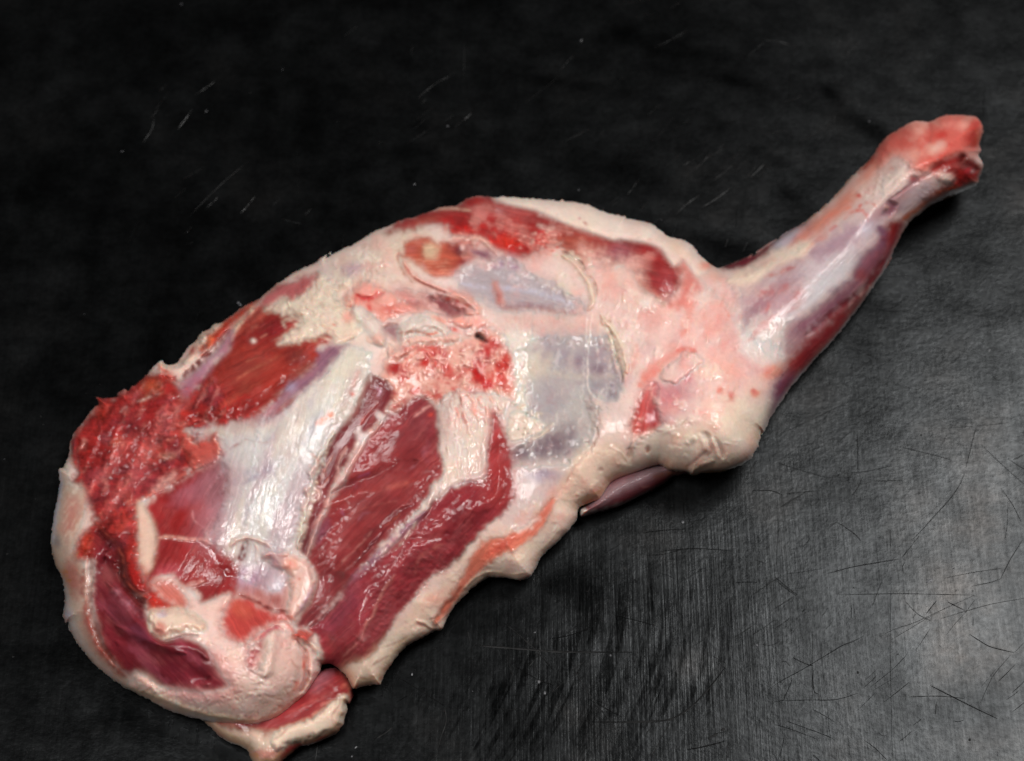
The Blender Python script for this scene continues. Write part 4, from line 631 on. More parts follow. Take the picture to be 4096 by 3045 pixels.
for a in ("T3 100,1060 200,1080 300,1060", "T3 250,1080 290,1140 230,1200", "T3 300,1000 350,1080 320,1140", "T3 60,960 150,980", "T3 20,1140 100,1150 200,1130", "T2 1850,1140 1950,1120 2050,1150", "T2 2100,1250 2150,1300", "T3 380,760 440,860"): stroke(a, 13, (190, 128, 104), h=-1.5, warp=9, op=.8)
# steps that separate the layers: flap triangle, cleft
fill("T1 495,1285 620,1300 720,1230 800,1195 865,1230 888,1400 888,1652 T2 985,190 970,340 870,275 780,180 740,60 T1 740,1500 620,1420 540,1350", (180, 50, 44), 14, 10, h=3.5, hr=22, k='b', part='torn_flap', wet=.8)
dot('T1', 780, 1350, 80, 100, (206, 80, 66), soft=.9, op=.7); fill("T2 720,0 890,0 980,180 968,330 870,270 780,180 735,90", (160, 22, 20), 24, 12, op=.85, k='b')
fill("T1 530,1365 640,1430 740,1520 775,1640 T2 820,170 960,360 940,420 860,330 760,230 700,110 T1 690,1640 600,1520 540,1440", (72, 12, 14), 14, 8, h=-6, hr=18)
stroke("T1 500,1290 600,1400 700,1500 750,1600 T2 770,120 850,240 960,320", 12, (224, 110, 90), h=1)
stroke("T2 455,-60 460,100 455,300 480,520 560,720 680,900", 50, (110, 30, 20), soft=.9, h=-2.5, op=.6)

M1_ = "T4 1400,130 1530,70 1655,300 1705,680 1560,960 1130,1420 T3 850,100 T4 560,1600 560,1350 820,850 1060,400"
mottle(M1_, (172, 92, 90), 30, .25, .8, .45, 301, fib=36); mottle(M1_, (112, 32, 38), 80, .2, .8, .4, 302, fib=36, h=-.4); mottle(M1_, (150, 84, 104), 90, .3, .8, .35, 303)
M3_ = "T4 2150,215 2285,570 2312,920 2130,1190 1780,1570 T3 1450,200 1180,600 820,830 620,720 560,440 850,100 T4 1180,1440 1600,1020 2060,855"
mottle(M3_, (176, 90, 92), 34, .25, .8, .45, 304, fib=47); mottle(M3_, (116, 30, 40), 90, .2, .8, .4, 305, fib=47, h=-.4)
M5_ = "T1 925,1160 1300,900 1592,755 1645,1060 1480,1450 1760,1760 1600,1990 1400,1890 1090,1770 1000,1600"
mottle(M5_, (176, 92, 98), 40, .2, .8, .45, 306, fib=60); mottle(M5_, (112, 20, 24), 60, .2, .7, .45, 307, fib=60, h=-.6)
M6_ = "T5 720,720 960,475 1335,610 1130,830 1590,735 1420,1025 1000,1400 640,1515 300,1575 420,1200"
mottle(M6_, (178, 86, 68), 30, .25, .8, .45, 308, fib=33); mottle(M6_, (116, 22, 24), 60, .15, .7, .5, 309, fib=33, h=-.6)
RG = "T1 850,70 1290,235 1560,50 1700,300 1500,432 1290,470 1602,620 1440,790 895,1120 885,1500 500,1640 330,1450 400,1000 300,720 330,500 530,290"
mottle(RG, (206, 104, 100), 90, .1, .8, .55, 311, fib=55); mottle(RG, (120, 20, 24), 60, .2, .7, .5, 312, h=-1, fib=55); mottle(RG, (140, 60, 70), 90, .15, .6, .5, 313); mottle(RG, (230, 160, 146), 20, .4, .8, .35, 314, fib=60, h=.5)
MR = "T2 500,100 730,110 1000,520 1250,640 1560,860 1690,1080 1250,1120 870,980 540,600"
mottle(MR, (168, 80, 98), 60, .2, .7, .45, 315, fib=135); mottle(MR, (92, 18, 30), 80, .2, .8, .4, 316, fib=130, h=-.6)
SK = "T4 869,-382 1000,-100 640,600 380,1440 T4 227,1800 -123,1680 -313,1190 -273,510 -181,288 469,28"
stroke('T1 1600,780 1640,950 1600,1150 1540,1330 1560,1480', 260, (178, 124, 132), soft=1.5, warp=16, op=.75)
stroke('T4 300,250 100,320 -200,380', 90, (196, 160, 160), soft=1.4, op=.4)
mottle(SK, (226, 220, 220), 26, .1, .7, .4, 317, fib=76, h=.25); mottle(SK, (186, 150, 158), 90, .1, .7, .55, 318, fib=70); mottle(SK, (226, 206, 182), 60, .3, .7, .35, 319, fib=70); mottle(SK, (150, 138, 146), 16, .4, .8, .25, 320, fib=76, h=-.12)
stroke("T2 1500,760 1640,930 1720,1080 1640,1180 1400,1180 1100,1130", 110, (206, 130, 128), soft=1.5, warp=14, op=.6)
stroke("T2 420,420 470,620 600,840 780,1010", 90, (150, 66, 52), soft=1.5, warp=12, op=.6)
FL = "T2 830,1020 1250,1120 1690,1080 1500,760 1700,690 T3 200,470 480,520 632,740 500,1070 100,1340 T2 1450,1400 920,1190"
mottle(FL, (242, 222, 208), 46, .1, .6, .5, 321, h=1); mottle(FL, (226, 140, 126), 70, .3, .7, .4, 322); mottle(FL, (204, 150, 130), 50, .86, .97, .4, 323, h=-1, ridge=True)
# ------------------------------------------------------------------ lobe and strip under the joint
LC = Canvas((150, 38, 42)); CV = LC; LC.K[:] = 0; LC.K[..., 1] = 1; LC.A[:] = 2; LC.Wt[:] = .65; LC.parts = ['lean_lobe']
fill("T3 600,900 640,850 720,830 700,900 640,960 560,1010", (180, 116, 128), 26, 8); stroke("T3 300,1260 500,1150 650,1080 750,1030", 24, (186, 90, 86), op=.8, h=.5); stroke("T3 460,1290 560,1230 640,1150 720,1110", 18, (200, 110, 100), h=.6); stroke("T3 800,1010 850,980 880,1010 880,1120", 30, (206, 110, 90), soft=.7)
for q in range(60):
    x = 450+random.random()*400; y = 930+random.random()*250; stroke(f"T3 {x},{y} {x+30},{y-16}", 9, (196, 110, 104), h=random.choice([.7, -.6]), op=.4, wet=1)
fill("T2 1400,1360 1600,1440 1850,1480 2050,1500 T3 120,1420 220,1400 200,1500 260,1580 T3 200,1720 -60,1720 T2 1700,1600", (204, 180, 152), 16, 10, k='f', h=1, part='lobe_fat')
fill("T3 205,1425 260,1378 350,1338 450,1300 560,1262 650,1185 720,1130 790,1110 792,1060 830,1050 868,1080 868,1220 835,1330 780,1390 680,1410 560,1455 440,1490 330,1510 240,1570 190,1500", (226, 206, 176), 8, 8, h=3.5, hr=26, k='f', part='lobe_fat', wet=.5)
stroke("T3 790,1070 800,1150 740,1240 730,1330", 16, (206, 160, 110), h=-1.5); stroke("T3 830,1080 845,1170 830,1280", 30, (232, 214, 190), h=1.4); stroke("T3 700,1150 620,1250 560,1300", 40, None, h=1.2); stroke("T3 750,1300 780,1370", 30, (210, 110, 84)); stroke("T3 330,1360 300,1400 220,1460", 18, (200, 160, 130), h=-1.4)
stroke("T3 820,1380 700,1450 560,1510 440,1545 340,1620 250,1700", 66, (196, 110, 66), soft=.9); stroke("T3 0,1560 120,1600 260,1580", 90, (196, 140, 104), soft=.9)  # orange lower rim: skin colour with subsurface glow painted in
dot('T3', 60, 1470, 60, 90, (226, 204, 176), h=1.2)
SCV = Canvas((118, 52, 60)); CV = SCV; SCV.K[:] = 0; SCV.K[..., 1] = 1; SCV.A[:] = 2; SCV.Wt[:] = .6; SCV.parts = ['shin_muscle']
stroke("T8 1000,1380 1200,1250 1400,1150 1600,1060 1750,1060", 110, (140, 116, 120), soft=.9, op=.9); stroke("T8 1200,1400 1400,1310 1600,1210 1750,1110", 60, (112, 22, 30), soft=.9); dot('T8', 950, 1425, 56, 46, (218, 210, 200), soft=.5, h=1.5, k='m', part='tendon_tip'); stroke("T8 1000,1430 1150,1400 1300,1340", 24, (176, 160, 156), soft=.8); stroke("T8 1470,1210 1540,1200", 10, (206, 150, 140)); stroke("T8 1550,1130 1700,1090 1850,1080", 30, (160, 90, 66), soft=.9)
# ------------------------------------------------------------------ materials
def mat_meat():
    m = bpy.data.materials.new('meat'); m.use_nodes = True; nt = m.node_tree; N = nt.nodes; L = nt.links
    b = N['Principled BSDF']
    col = N.new('ShaderNodeVertexColor'); col.layer_name = 'tissue'
    srf = N.new('ShaderNodeVertexColor'); srf.layer_name = 'surface'
    sep = N.new('ShaderNodeSeparateColor'); L.new(srf.outputs['Color'], sep.inputs[0])
    tc = N.new('ShaderNodeTexCoord')
    n1 = N.new('ShaderNodeTexNoise'); n1.inputs['Scale'].default_value = 420; n1.inputs['Detail'].default_value = 3; n1.inputs['Roughness'].default_value = .6; L.new(tc.outputs['Object'], n1.inputs['Vector'])
    n2 = N.new('ShaderNodeTexNoise'); n2.inputs['Scale'].default_value = 170; n2.inputs['Detail'].default_value = 2; n2.inputs['Distortion'].default_value = 1.2; L.new(tc.outputs['Object'], n2.inputs['Vector'])
    # fine colour grain
    mr = N.new('ShaderNodeMapRange'); mr.inputs['From Min'].default_value = .3; mr.inputs['From Max'].default_value = .7; mr.inputs['To Min'].default_value = .95; mr.inputs['To Max'].default_value = 1.04; L.new(n1.outputs['Fac'], mr.inputs['Value'])
    mx = N.new('ShaderNodeVectorMath'); mx.operation = 'MULTIPLY'; L.new(col.outputs['Color'], mx.inputs[0]); L.new(mr.outputs['Result'], mx.inputs[1]); L.new(mx.outputs[0], b.inputs['Base Color'])
    rr = N.new('ShaderNodeMapRange'); rr.inputs['To Min'].default_value = .5; rr.inputs['To Max'].default_value = .34; L.new(sep.outputs[0], rr.inputs['Value']); L.new(rr.outputs['Result'], b.inputs['Roughness'])
    add = N.new('ShaderNodeMath'); add.operation = 'MULTIPLY_ADD'; add.inputs[1].default_value = .45; L.new(n1.outputs['Fac'], add.inputs[0]); L.new(n2.outputs['Fac'], add.inputs[2])
    bp = N.new('ShaderNodeBump'); bp.inputs['Distance'].default_value = .0005; L.new(n2.outputs['Fac'], bp.inputs['Height'])
    bs = N.new('ShaderNodeMapRange'); bs.inputs['To Min'].default_value = .05; bs.inputs['To Max'].default_value = .4; L.new(sep.outputs[2], bs.inputs['Value']); L.new(bs.outputs['Result'], bp.inputs['Strength'])
    L.new(bp.outputs['Normal'], b.inputs['Normal'])
    # the wet film on top: a thin coat that puddles and wrinkles
    n3 = N.new('ShaderNodeTexNoise'); n3.inputs['Scale'].default_value = 330; n3.inputs['Detail'].default_value = 3; n3.inputs['Roughness'].default_value = .62; n3.inputs['Distortion'].default_value = 1.6; L.new(tc.outputs['Object'], n3.inputs['Vector'])
    cb = N.new('ShaderNodeBump'); cb.inputs['Distance'].default_value = .00055; L.new(n3.outputs['Fac'], cb.inputs['Height'])
    cs = N.new('ShaderNodeMapRange'); cs.inputs['To Min'].default_value = .15; cs.inputs['To Max'].default_value = .75; L.new(sep.outputs[2], cs.inputs['Value']); L.new(cs.outputs['Result'], cb.inputs['Strength'])
    L.new(cb.outputs['Normal'], b.inputs['Coat Normal'])
    cw = N.new('ShaderNodeMapRange'); cw.inputs['From Min'].default_value = .25; cw.inputs['From Max'].default_value = .85; cw.inputs['To Min'].default_value = .15; cw.inputs['To Max'].default_value = 1.0; L.new(sep.outputs[0], cw.inputs['Value']); L.new(cw.outputs['Result'], b.inputs['Coat Weight'])
    b.inputs['Coat Roughness'].default_value = .05; b.inputs['Coat IOR'].default_value = 1.42; b.inputs['Specular IOR Level'].default_value = .16
    b.inputs['IOR'].default_value = 1.42
    b.subsurface_method = 'RANDOM_WALK'
    L.new(sep.outputs[1], b.inputs['Subsurface Weight'])
    b.inputs['Subsurface Radius'].default_value = (1.0, .35, .22); b.inputs['Subsurface Scale'].default_value = .0034
    return m
MEAT = mat_meat()

def smooth_field(F, n):
    for _ in range(n):
        F = (F+np.roll(F, 1, 0)+np.roll(F, -1, 0)+np.roll(F, 1, 1)+np.roll(F, -1, 1))/5
    return F
def gauss(x, y, rx, ry=None, rot=0):
    ry = ry or rx; r = math.radians(rot); dx = GX-x; dy = GY-y
    u = dx*math.cos(r)-dy*math.sin(r); v = dx*math.sin(r)+dy*math.cos(r)
    return np.exp(-(u/rx)**2-(v/ry)**2)

def add_mesh(name, co, nrm, faces, colr, surf, parent):
    used = np.unique(faces); mp = np.full(len(co), -1, np.int64); mp[used] = np.arange(len(used))
    f = mp[faces]; v = co[used]; n = nrm[used]
    me = bpy.data.meshes.new(name)
    me.vertices.add(len(v)); me.vertices.foreach_set('co', v.astype(np.float32).ravel())
    me.loops.add(f.size); me.loops.foreach_set('vertex_index', f.astype(np.int32).ravel())
    me.polygons.add(len(f)); me.polygons.foreach_set('loop_start', np.arange(0, f.size, 4, dtype=np.int32))
    me.polygons.foreach_set('loop_total', np.full(len(f), 4, np.int32))
    me.update(calc_edges=True)
    me.polygons.foreach_set('use_smooth', np.ones(len(f), bool))
    for nm, arr in (('tissue', colr[used]), ('surface', surf[used])):
        a = me.color_attributes.new(nm, 'FLOAT_COLOR', 'POINT')
        a.data.foreach_set('color', np.concatenate([arr, np.ones((len(arr), 1), np.float32)], 1).astype(np.float32).ravel())
    me.normals_split_custom_set_from_vertices(n.astype(np.float32))
    me.materials.append(MEAT)
    o = bpy.data.objects.new(name, me); COL.objects.link(o); o.parent = parent
    return o

DEBUG = False
def build_shell(outline, cv, zb, Hm, D, relief, parent, zshift=0.0, minparts=260, pw=1.0):
    poly = catmull(outline, True, 3)
    d = grid_sdf(poly, gx, gy, 40)
    d0 = d; d = d+2.2*N2+2.6*N1+2.0*fbm(GX, GY, 9, 77, 2)
    gyy, gxx = np.gradient(d, S)
    gl = np.sqrt(gxx**2+gyy**2)+1e-6
    inc = d > -0.75*S
    # slide the outermost ring onto the outline
    sh = np.where(d < 0, -d, 0)
    U = GX+gxx/gl*sh; V = GY+gyy/gl*sh
    dd = np.maximum(d, 0)
    t = np.clip((np.maximum(d0, 0)*.9+dd*.1)/D, 0, 1); prof = np.sqrt(1-(1-t)**2)
    K = cv.K; F = np.take_along_axis(FIB, cv.A[None].astype(np.int64), 0)[0]
    ridg = 1-np.abs(fbm(GX, GY, 40, 31, 3))*2.2
    det = (K[..., 0]*(0.7*fbm(GX, GY, 110, 41, 2)+0.16*ridg*np.clip(.3+N3, 0, 1)+0.02*fbm(GX, GY, 16, 42, 2))
           + K[..., 1]*(0.06*F+0.7*fbm(GX, GY, 150, 43, 2)+0.015*N2)
           + K[..., 2]*(0.10*F+0.4*fbm(GX, GY, 90, 44, 3)+0.03*N2)
           + K[..., 3]*(0.22*ridg+0.16*F+0.09*N2+.9*N3)
           + K[..., 4]*(0.45*fbm(GX, GY, 70, 45, 3)+0.05*N2))
    if isinstance(zb, (int, float)): zb = np.full_like(d, zb)
    Z = zb+Hm*prof+(smooth_field(cv.Hh*relief, 3)+det)*sstep(0, 26, dd)
    Z = np.maximum(Z, 1.5)*0.001+zshift
    x, y, z = at(U, V, Z); top = np.stack([x, y, z], -1)
    # colours of the tissue with natural mottling
    C = smooth_field(cv.C, 2)
    C = C*.75+smooth_field(C, 14)*.25          # tissues are translucent: neighbours tint each other
    fk = K[..., 0]+K[..., 4]*.6; C[..., 1] *= 1-.03*fk; C[..., 2] *= 1+.015*fk
    C = C*(1-.02*K[..., 1]-.15*K[..., 3])[..., None]
    g_ = (K[..., 1]+.7*K[..., 3])[..., None]*.02
    C = C*(1-g_)+lin((206, 160, 152))*g_
    mo = (K[..., 0]*(0.05*N1+0.05*N3)+K[..., 1]*(0.2*F+0.2*N3+.15*N0)+K[..., 2]*(0.07*F+0.05*N3)+K[..., 3]*(0.3*N2+0.3*N1+.25*N3+.2*F)+K[..., 4]*0.05*N1)
    C = C*(1+mo)[..., None]
    pk = (K[..., 0]*0.10+K[..., 4]*.07+K[..., 2]*.05)*np.clip(fbm(GX, GY, 55, 61, 3), -.2, 1); C[..., 1] *= 1-pk*.9; C[..., 2] *= 1-pk*.9
    yl = (K[..., 0]*0.05)*np.clip(fbm(GX, GY, 120, 63, 2), 0, 1); C[..., 2] *= 1-yl
    pa = K[..., 1]*np.clip(fbm(GX, GY, 60, 64, 3)-.15, 0, 1)*.35
    C = C+(lin((182, 104, 100))-C)*pa[..., None]*np.clip(.5+F, 0, 1)[..., None]
    low_ = np.clip(-gyy/gl, 0, 1)*(1-sstep(4, 46, dd))*.4*np.clip(K[..., 0]+K[..., 4], 0, 1); C = C+(lin((216, 150, 112))-C)*low_[..., None]   # warm subsurface glow painted into the lower rim colour
    fq = (K[..., 0]+K[..., 4])*(low_ < .05); C[..., 2] = np.where(fq > .5, np.maximum(C[..., 2], .79*C[..., 1]), C[..., 2]); C[..., 0] = np.where(fq > .5, np.maximum(C[..., 0], 1.13*C[..., 1]), C[..., 0])
    C = np.clip(C, 0.003, .93)
    sss = np.clip(K[..., 0]*.8+K[..., 4]*.8+K[..., 1]*.5+K[..., 2]*.6+K[..., 3]*.5, 0, 1)
    wet = np.clip(cv.Wt+.25*N3+.12*N1, 0, 1)
    bump = np.clip(K[..., 0]*.28+K[..., 1]*.5+K[..., 2]*.55+K[..., 3]*1+K[..., 4]*.3, 0, 1)
    SF = np.stack([wet, sss, bump*(.5+.5*cv.Wt)], -1)
    # normals of the whole relief, shared by all parts
    dx = np.gradient(top, axis=1); dy = np.gradient(top, axis=0)
    nr = np.cross(dy, dx); nr /= np.linalg.norm(nr, axis=-1, keepdims=True)+1e-12
    if DEBUG:
        for (u, v) in ((1040, 1920), (1000, 2050), (960, 2150), (1480, 2450), (820, 2500), (600, 2400), (1000, 2600), (500, 1750), (1600, 1760), (2200, 1500), (2950, 1300), (2300, 1250), (2450, 900)):
            j, i = int((v-Y0)/S), int((u-X0)/S); n_ = nr[j-3:j+4, i-3:i+4].mean((0, 1)); P_ = top[j, i]; c_ = CAMP-P_; c_ /= np.linalg.norm(c_)
            r_ = 2*n_*(n_@c_)-c_; t_ = (1.7-P_[2])/max(r_[2], .1); print('REFL', (u, v), 'z', round(float(P_[2]), 3), 'n', np.round(n_, 2), 'hits z=1.7 at', np.round(P_+r_*t_, 2))
    quad = inc[:-1, :-1] & inc[1:, :-1] & inc[:-1, 1:] & inc[1:, 1:]
    idx = np.arange(NX*NY).reshape(NY, NX)
    jj, ii = np.nonzero(quad)
    q = np.stack([idx[jj, ii], idx[jj+1, ii], idx[jj+1, ii+1], idx[jj, ii+1]], 1)
    pid = cv.part[jj, ii].astype(np.int64)
    # underside: same rim, sinks to the worktop, coarse
    k = 4
    xu, yu, _ = at(U, V, zb*0.001+zshift)
    zu = zshift+np.maximum(zb*(1-sstep(0, 70, dd)), 0.5)*0.001
    xb, yb = xu, yu
    bot = np.stack([np.where(d <= 0, top[..., 0], xb), np.where(d <= 0, top[..., 1], yb), np.where(dd < 1e-3, top[..., 2], zu)], -1)
    rim = np.zeros((NY, NX), bool); 
    # underside mesh (full grid near the rim would be dense; every second cell is dropped inside)
    cb = bot.reshape(-1, 3); dx = np.gradient(bot, axis=1); dy = np.gradient(bot, axis=0)
    nb = -np.cross(dy, dx); nb /= np.linalg.norm(nb, axis=-1, keepdims=True)+1e-12
    near = d[jj, ii] < 80
    under = C*0+lin((205, 160, 130)); ucol = under.reshape(-1, 3)
    # keep the rim colour so the edge does not change hue
    w = (1-sstep(0, 30, dd)).reshape(-1, 1); ucol = ucol*(1-w)+C.reshape(-1, 3)*w
    add_mesh('underside', cb, nb.reshape(-1, 3), q[near][:, ::-1], ucol, SF.reshape(-1, 3), parent)
    # small regions merge into the fat layer
    cnt = np.bincount(pid, minlength=len(cv.parts))
    co = top.reshape(-1, 3); nn = nr.reshape(-1, 3); CC = C.reshape(-1, 3); SS = SF.reshape(-1, 3)
    # loose crumbs of the fat layer join whatever tissue surrounds them
    gid = np.full((NY, NX), -1, np.int64); gid[jj, ii] = pid; lab = idx.copy().ravel()
    for _ in range(60):
        L2 = lab.reshape(NY, NX).copy()
        for ax in (0, 1):
            for sh_ in (1, -1):
                nb_ = np.roll(L2, sh_, ax); same = (np.roll(gid, sh_, ax) == gid) & (gid >= 0)
                L2 = np.where(same, np.minimum(L2, nb_), L2)
        L2 = L2.ravel(); new = L2[L2[L2]]
        if (new == lab).all(): break
        lab = new
    lab = lab.reshape(NY, NX)
    cl = np.bincount(lab[jj, ii], minlength=NX*NY)
    small = (gid >= 0) & (cl[lab] < minparts)
    for _ in range(60):
        if not small.any(): break
        for ax in (0, 1):
            for sh_ in (1, -1):
                ng = np.roll(gid, sh_, ax); ok = small & (ng >= 0) & ~np.roll(small, sh_, ax)
                nl = np.roll(lab, sh_, ax); gid = np.where(ok, ng, gid); lab = np.where(ok, nl, lab); small = small & ~ok
    pid = gid[jj, ii]; lb = lab[jj, ii]
    # split every tissue into its connected pieces
    for pl in np.unique(lb):
        m_ = lb == pl
        if m_.sum() < 12: continue
        add_mesh(cv.parts[pid[m_][0]], co, nn, q[m_], CC, SS, parent)
    return d

root = bpy.data.objects.new('lamb_shoulder', None); COL.objects.link(root)
root.location = (0, 0, 0)
root['label'] = 'raw lamb shoulder with red lean, cream fat and long shank on black worktop'
root['category'] = 'raw meat'

Hm = 31+0*GX
Hm = Hm+9*gauss(1150, 1900, 330, 500, 60)+6*gauss(2500, 1300, 500)+8*gauss(3650, 700, 200)-7*gauss(1000, 1450, 260, 500, 30)
Hm = Hm-13*gauss(560, 1880, 300, 230)+8*gauss(700, 2600, 420, 230, -30)-6*gauss(1330, 2400, 90, 240, -12)-5*gauss(1250, 2580, 120)
Hm = Hm-4*gauss(2150, 1600, 260, 330)-9*gauss(1500, 1950, 90, 420, -32)+5*gauss(1650, 1950, 160, 400, -38)-3*gauss(1750, 2420, 190, 420, -50)
Hm = Hm+5*gauss(1150, 2690, 140)+4*gauss(3000, 1750, 200)+3*gauss(2700, 1000, 200)
Hm = Hm+15*gauss(1150, 1620, 330, 250, 40)-9*gauss(950, 2330, 260, 160, 20)+5*gauss(1750, 2100, 200, 350, -35)
zb = 8+15*gauss(2850, 1750, 380)+13*gauss(3850, 700, 380)+2*gauss(2100, 2250, 300)+6*gauss(700, 2650, 500)+8*gauss(3350, 1000, 250)
CV = BC
build_shell(BODY, BC, zb, Hm, 290.0+150*gauss(1850, 2350, 420), 0.8, root)
build_shell(LOBE, LC, 5, 15+0*GX, 90.0, .8, root)
build_shell(STRIP, SCV, 4, 17+0*GX, 80.0, .8, root)
# ------------------------------------------------------------------ worktop
def mat_top():
    m = bpy.data.materials.new('black_worktop'); m.use_nodes = True; nt = m.node_tree; N = nt.nodes; L = nt.links; b = N['Principled BSDF']
    def node(t, **kw):
        n = N.new(t)
        for k, v in kw.items(): n.inputs[k.replace('_', ' ')].default_value = v
        return n
    def math_(op, a, b_, c=None):
        n = N.new('ShaderNodeMath'); n.operation = op
        for i, s in enumerate((a, b_, c)):
            if s is None: continue
            if isinstance(s, (int, float)): n.inputs[i].default_value = s
            else: L.new(s, n.inputs[i])
        return n.outputs[0]
    def rng_(v, a, b_, c, d):
        n = node('ShaderNodeMapRange', From_Min=a, From_Max=b_, To_Min=c, To_Max=d); L.new(v, n.inputs['Value']); return n.outputs['Result']
    tc = N.new('ShaderNodeTexCoord'); at_ = N.new('ShaderNodeVertexColor'); at_.layer_name = 'wear_and_sheen'; sp = N.new('ShaderNodeSeparateColor'); L.new(at_.outputs['Color'], sp.inputs[0])
    smear, brown, tone = sp.outputs[0], sp.outputs[1], sp.outputs[2]
    sx = N.new('ShaderNodeSeparateXYZ'); L.new(tc.outputs['Object'], sx.inputs[0])
    def mapped(sc, rot=0):
        mp = N.new('ShaderNodeMapping'); mp.inputs['Scale'].default_value = sc; mp.inputs['Rotation'].default_value = (0, 0, rot); L.new(tc.outputs['Object'], mp.inputs['Vector']); return mp.outputs[0]
    def noise(vec, scale, det=3, rough=.6, dist=0):
        n = node('ShaderNodeTexNoise', Scale=scale, Detail=det, Roughness=rough, Distortion=dist); L.new(vec, n.inputs['Vector']); return n.outputs['Fac']
    big = noise(mapped((1, 1, 1)), 9, 4, .6); mid = noise(mapped((1, 1.4, 1)), 40, 4, .65); fine = noise(mapped((1, 1, 1)), 330, 3, .7)
    worn = math_('MULTIPLY_ADD', smear, .9, rng_(sx.outputs[1], .12, -.08, .10, .55))
    grain = math_('ADD', .5, math_('MULTIPLY', math_('SUBTRACT', noise(mapped((1, .035, 1)), 720, 2, .6), .5), worn)); grain2 = math_('ADD', .5, math_('MULTIPLY', math_('SUBTRACT', noise(mapped((1, .05, 1)), 210, 3, .6), .5), worn)); cross = noise(mapped((.09, 1, 1), .06), 260, 2, .6)
    # swept marks: bent streak coordinate
    yy = math_('ADD', sx.outputs[1], .12); y2 = math_('MULTIPLY', yy, yy); y2 = math_('MULTIPLY', y2, math_('LESS_THAN', yy, 0.0))
    bx = math_('SUBTRACT', sx.outputs[0], math_('MULTIPLY', y2, -3.2)); bx = math_('SUBTRACT', bx, math_('MULTIPLY', yy, 0.10))
    cb = N.new('ShaderNodeCombineXYZ'); L.new(bx, cb.inputs[0]); L.new(math_('MULTIPLY', sx.outputs[1], .05), cb.inputs[1])
    sw = noise(cb.outputs[0], 150, 3, .6); sw2 = rng_(sw, .47, .55, 0, 1)
    ragm = rng_(noise(mapped((1, .3, 1)), 160, 4, .75), .42, .56, 0, 1)
    swm = math_('MULTIPLY', math_('MULTIPLY', sw2, smear), math_('MULTIPLY_ADD', ragm, .75, .12))
    # diffuse
    base = rng_(big, .3, .7, .0028, .0048)
    base = math_('MULTIPLY', base, rng_(mid, .35, .65, .75, 1.3)); base = math_('MULTIPLY', base, rng_(grain, .3, .7, .75, 1.25)); base = math_('MULTIPLY', base, rng_(fine, .3, .7, .8, 1.25))
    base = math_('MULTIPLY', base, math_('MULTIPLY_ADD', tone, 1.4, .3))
    base = math_('MULTIPLY', base, math_('SUBTRACT', 1.0, math_('MULTIPLY', swm, .85)))
    cc = N.new('ShaderNodeMix'); cc.data_type = 'RGBA'; cc.inputs['A'].default_value = (.95, 1.0, 1.03, 1); cc.inputs['B'].default_value = (1.05, 1.0, .965, 1)
    L.new(math_('MULTIPLY', brown, rng_(mid, .4, .6, .3, 1)), cc.inputs['Factor'])
    vm = N.new('ShaderNodeVectorMath'); vm.operation = 'SCALE'; L.new(cc.outputs['Result'], vm.inputs[0]); L.new(base, vm.inputs['Scale']); L.new(vm.outputs[0], b.inputs['Base Color'])
    L.new(cc.outputs['Result'], b.inputs['Specular Tint'])
    # sheen strength varies with swept marks, mottling and a sheen gradient painted into tone
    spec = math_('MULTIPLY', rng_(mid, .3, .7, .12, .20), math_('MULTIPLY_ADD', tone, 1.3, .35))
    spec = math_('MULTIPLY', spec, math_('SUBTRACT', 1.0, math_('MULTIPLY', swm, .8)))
    spec = math_('MULTIPLY', spec, rng_(grain, .3, .7, .78, 1.22)); spec = math_('MULTIPLY', spec, rng_(grain2, .35, .65, .74, 1.22)); spec = math_('MULTIPLY', spec, rng_(fine, .3, .7, .68, 1.32))
    L.new(spec, b.inputs['Specular IOR Level'])
    L.new(rng_(mid, .3, .7, .24, .30), b.inputs['Roughness'])
    hgt = math_('ADD', math_('MULTIPLY', grain, .6), math_('ADD', math_('MULTIPLY', fine, .7), math_('ADD', math_('MULTIPLY', mid, 1.3), math_('MULTIPLY', cross, math_('MULTIPLY_ADD', brown, .5, .04)))))
    bp = N.new('ShaderNodeBump'); bp.inputs['Distance'].default_value = .0005; bp.inputs['Strength'].default_value = .28; L.new(hgt, bp.inputs['Height']); L.new(bp.outputs['Normal'], b.inputs['Normal'])
    return m
TOPM = mat_top()
xs = np.unique(np.concatenate([np.linspace(-1.6, -.4, 9), np.arange(-.4, .42, .003), np.linspace(.42, 1.6, 9)]))
ys = np.unique(np.concatenate([np.linspace(-1.2, -.30, 7), np.arange(-.30, .38, .003), np.linspace(.38, 1.8, 9)]))
TX, TY = np.meshgrid(xs, ys); TU, TV = px(TX, TY)
def g2(u, v, ru, rv, rot=0):
    r = math.radians(rot); dx = TU-u; dy = TV-v; a = dx*math.cos(r)-dy*math.sin(r); b = dx*math.sin(r)+dy*math.cos(r)
    return np.exp(-(a/ru)**2-(b/rv)**2)
tn = fbm(TU.astype(np.float32), TV.astype(np.float32), 260, 71, 4); tn2 = fbm(TU.astype(np.float32), TV.astype(np.float32), 110, 73, 3)
smear = np.clip(1.5*g2(2450, 2650, 560, 420, 20)+.8*g2(1900, 2950, 500, 260)+.5*g2(2900, 2500, 300, 400)-.25+.35*tn2, 0, 1)
brown = np.clip(.9*g2(3850, 2750, 420, 420)+.5*g2(3950, 2150, 300, 250)+.8*tn-.1, 0, 1)
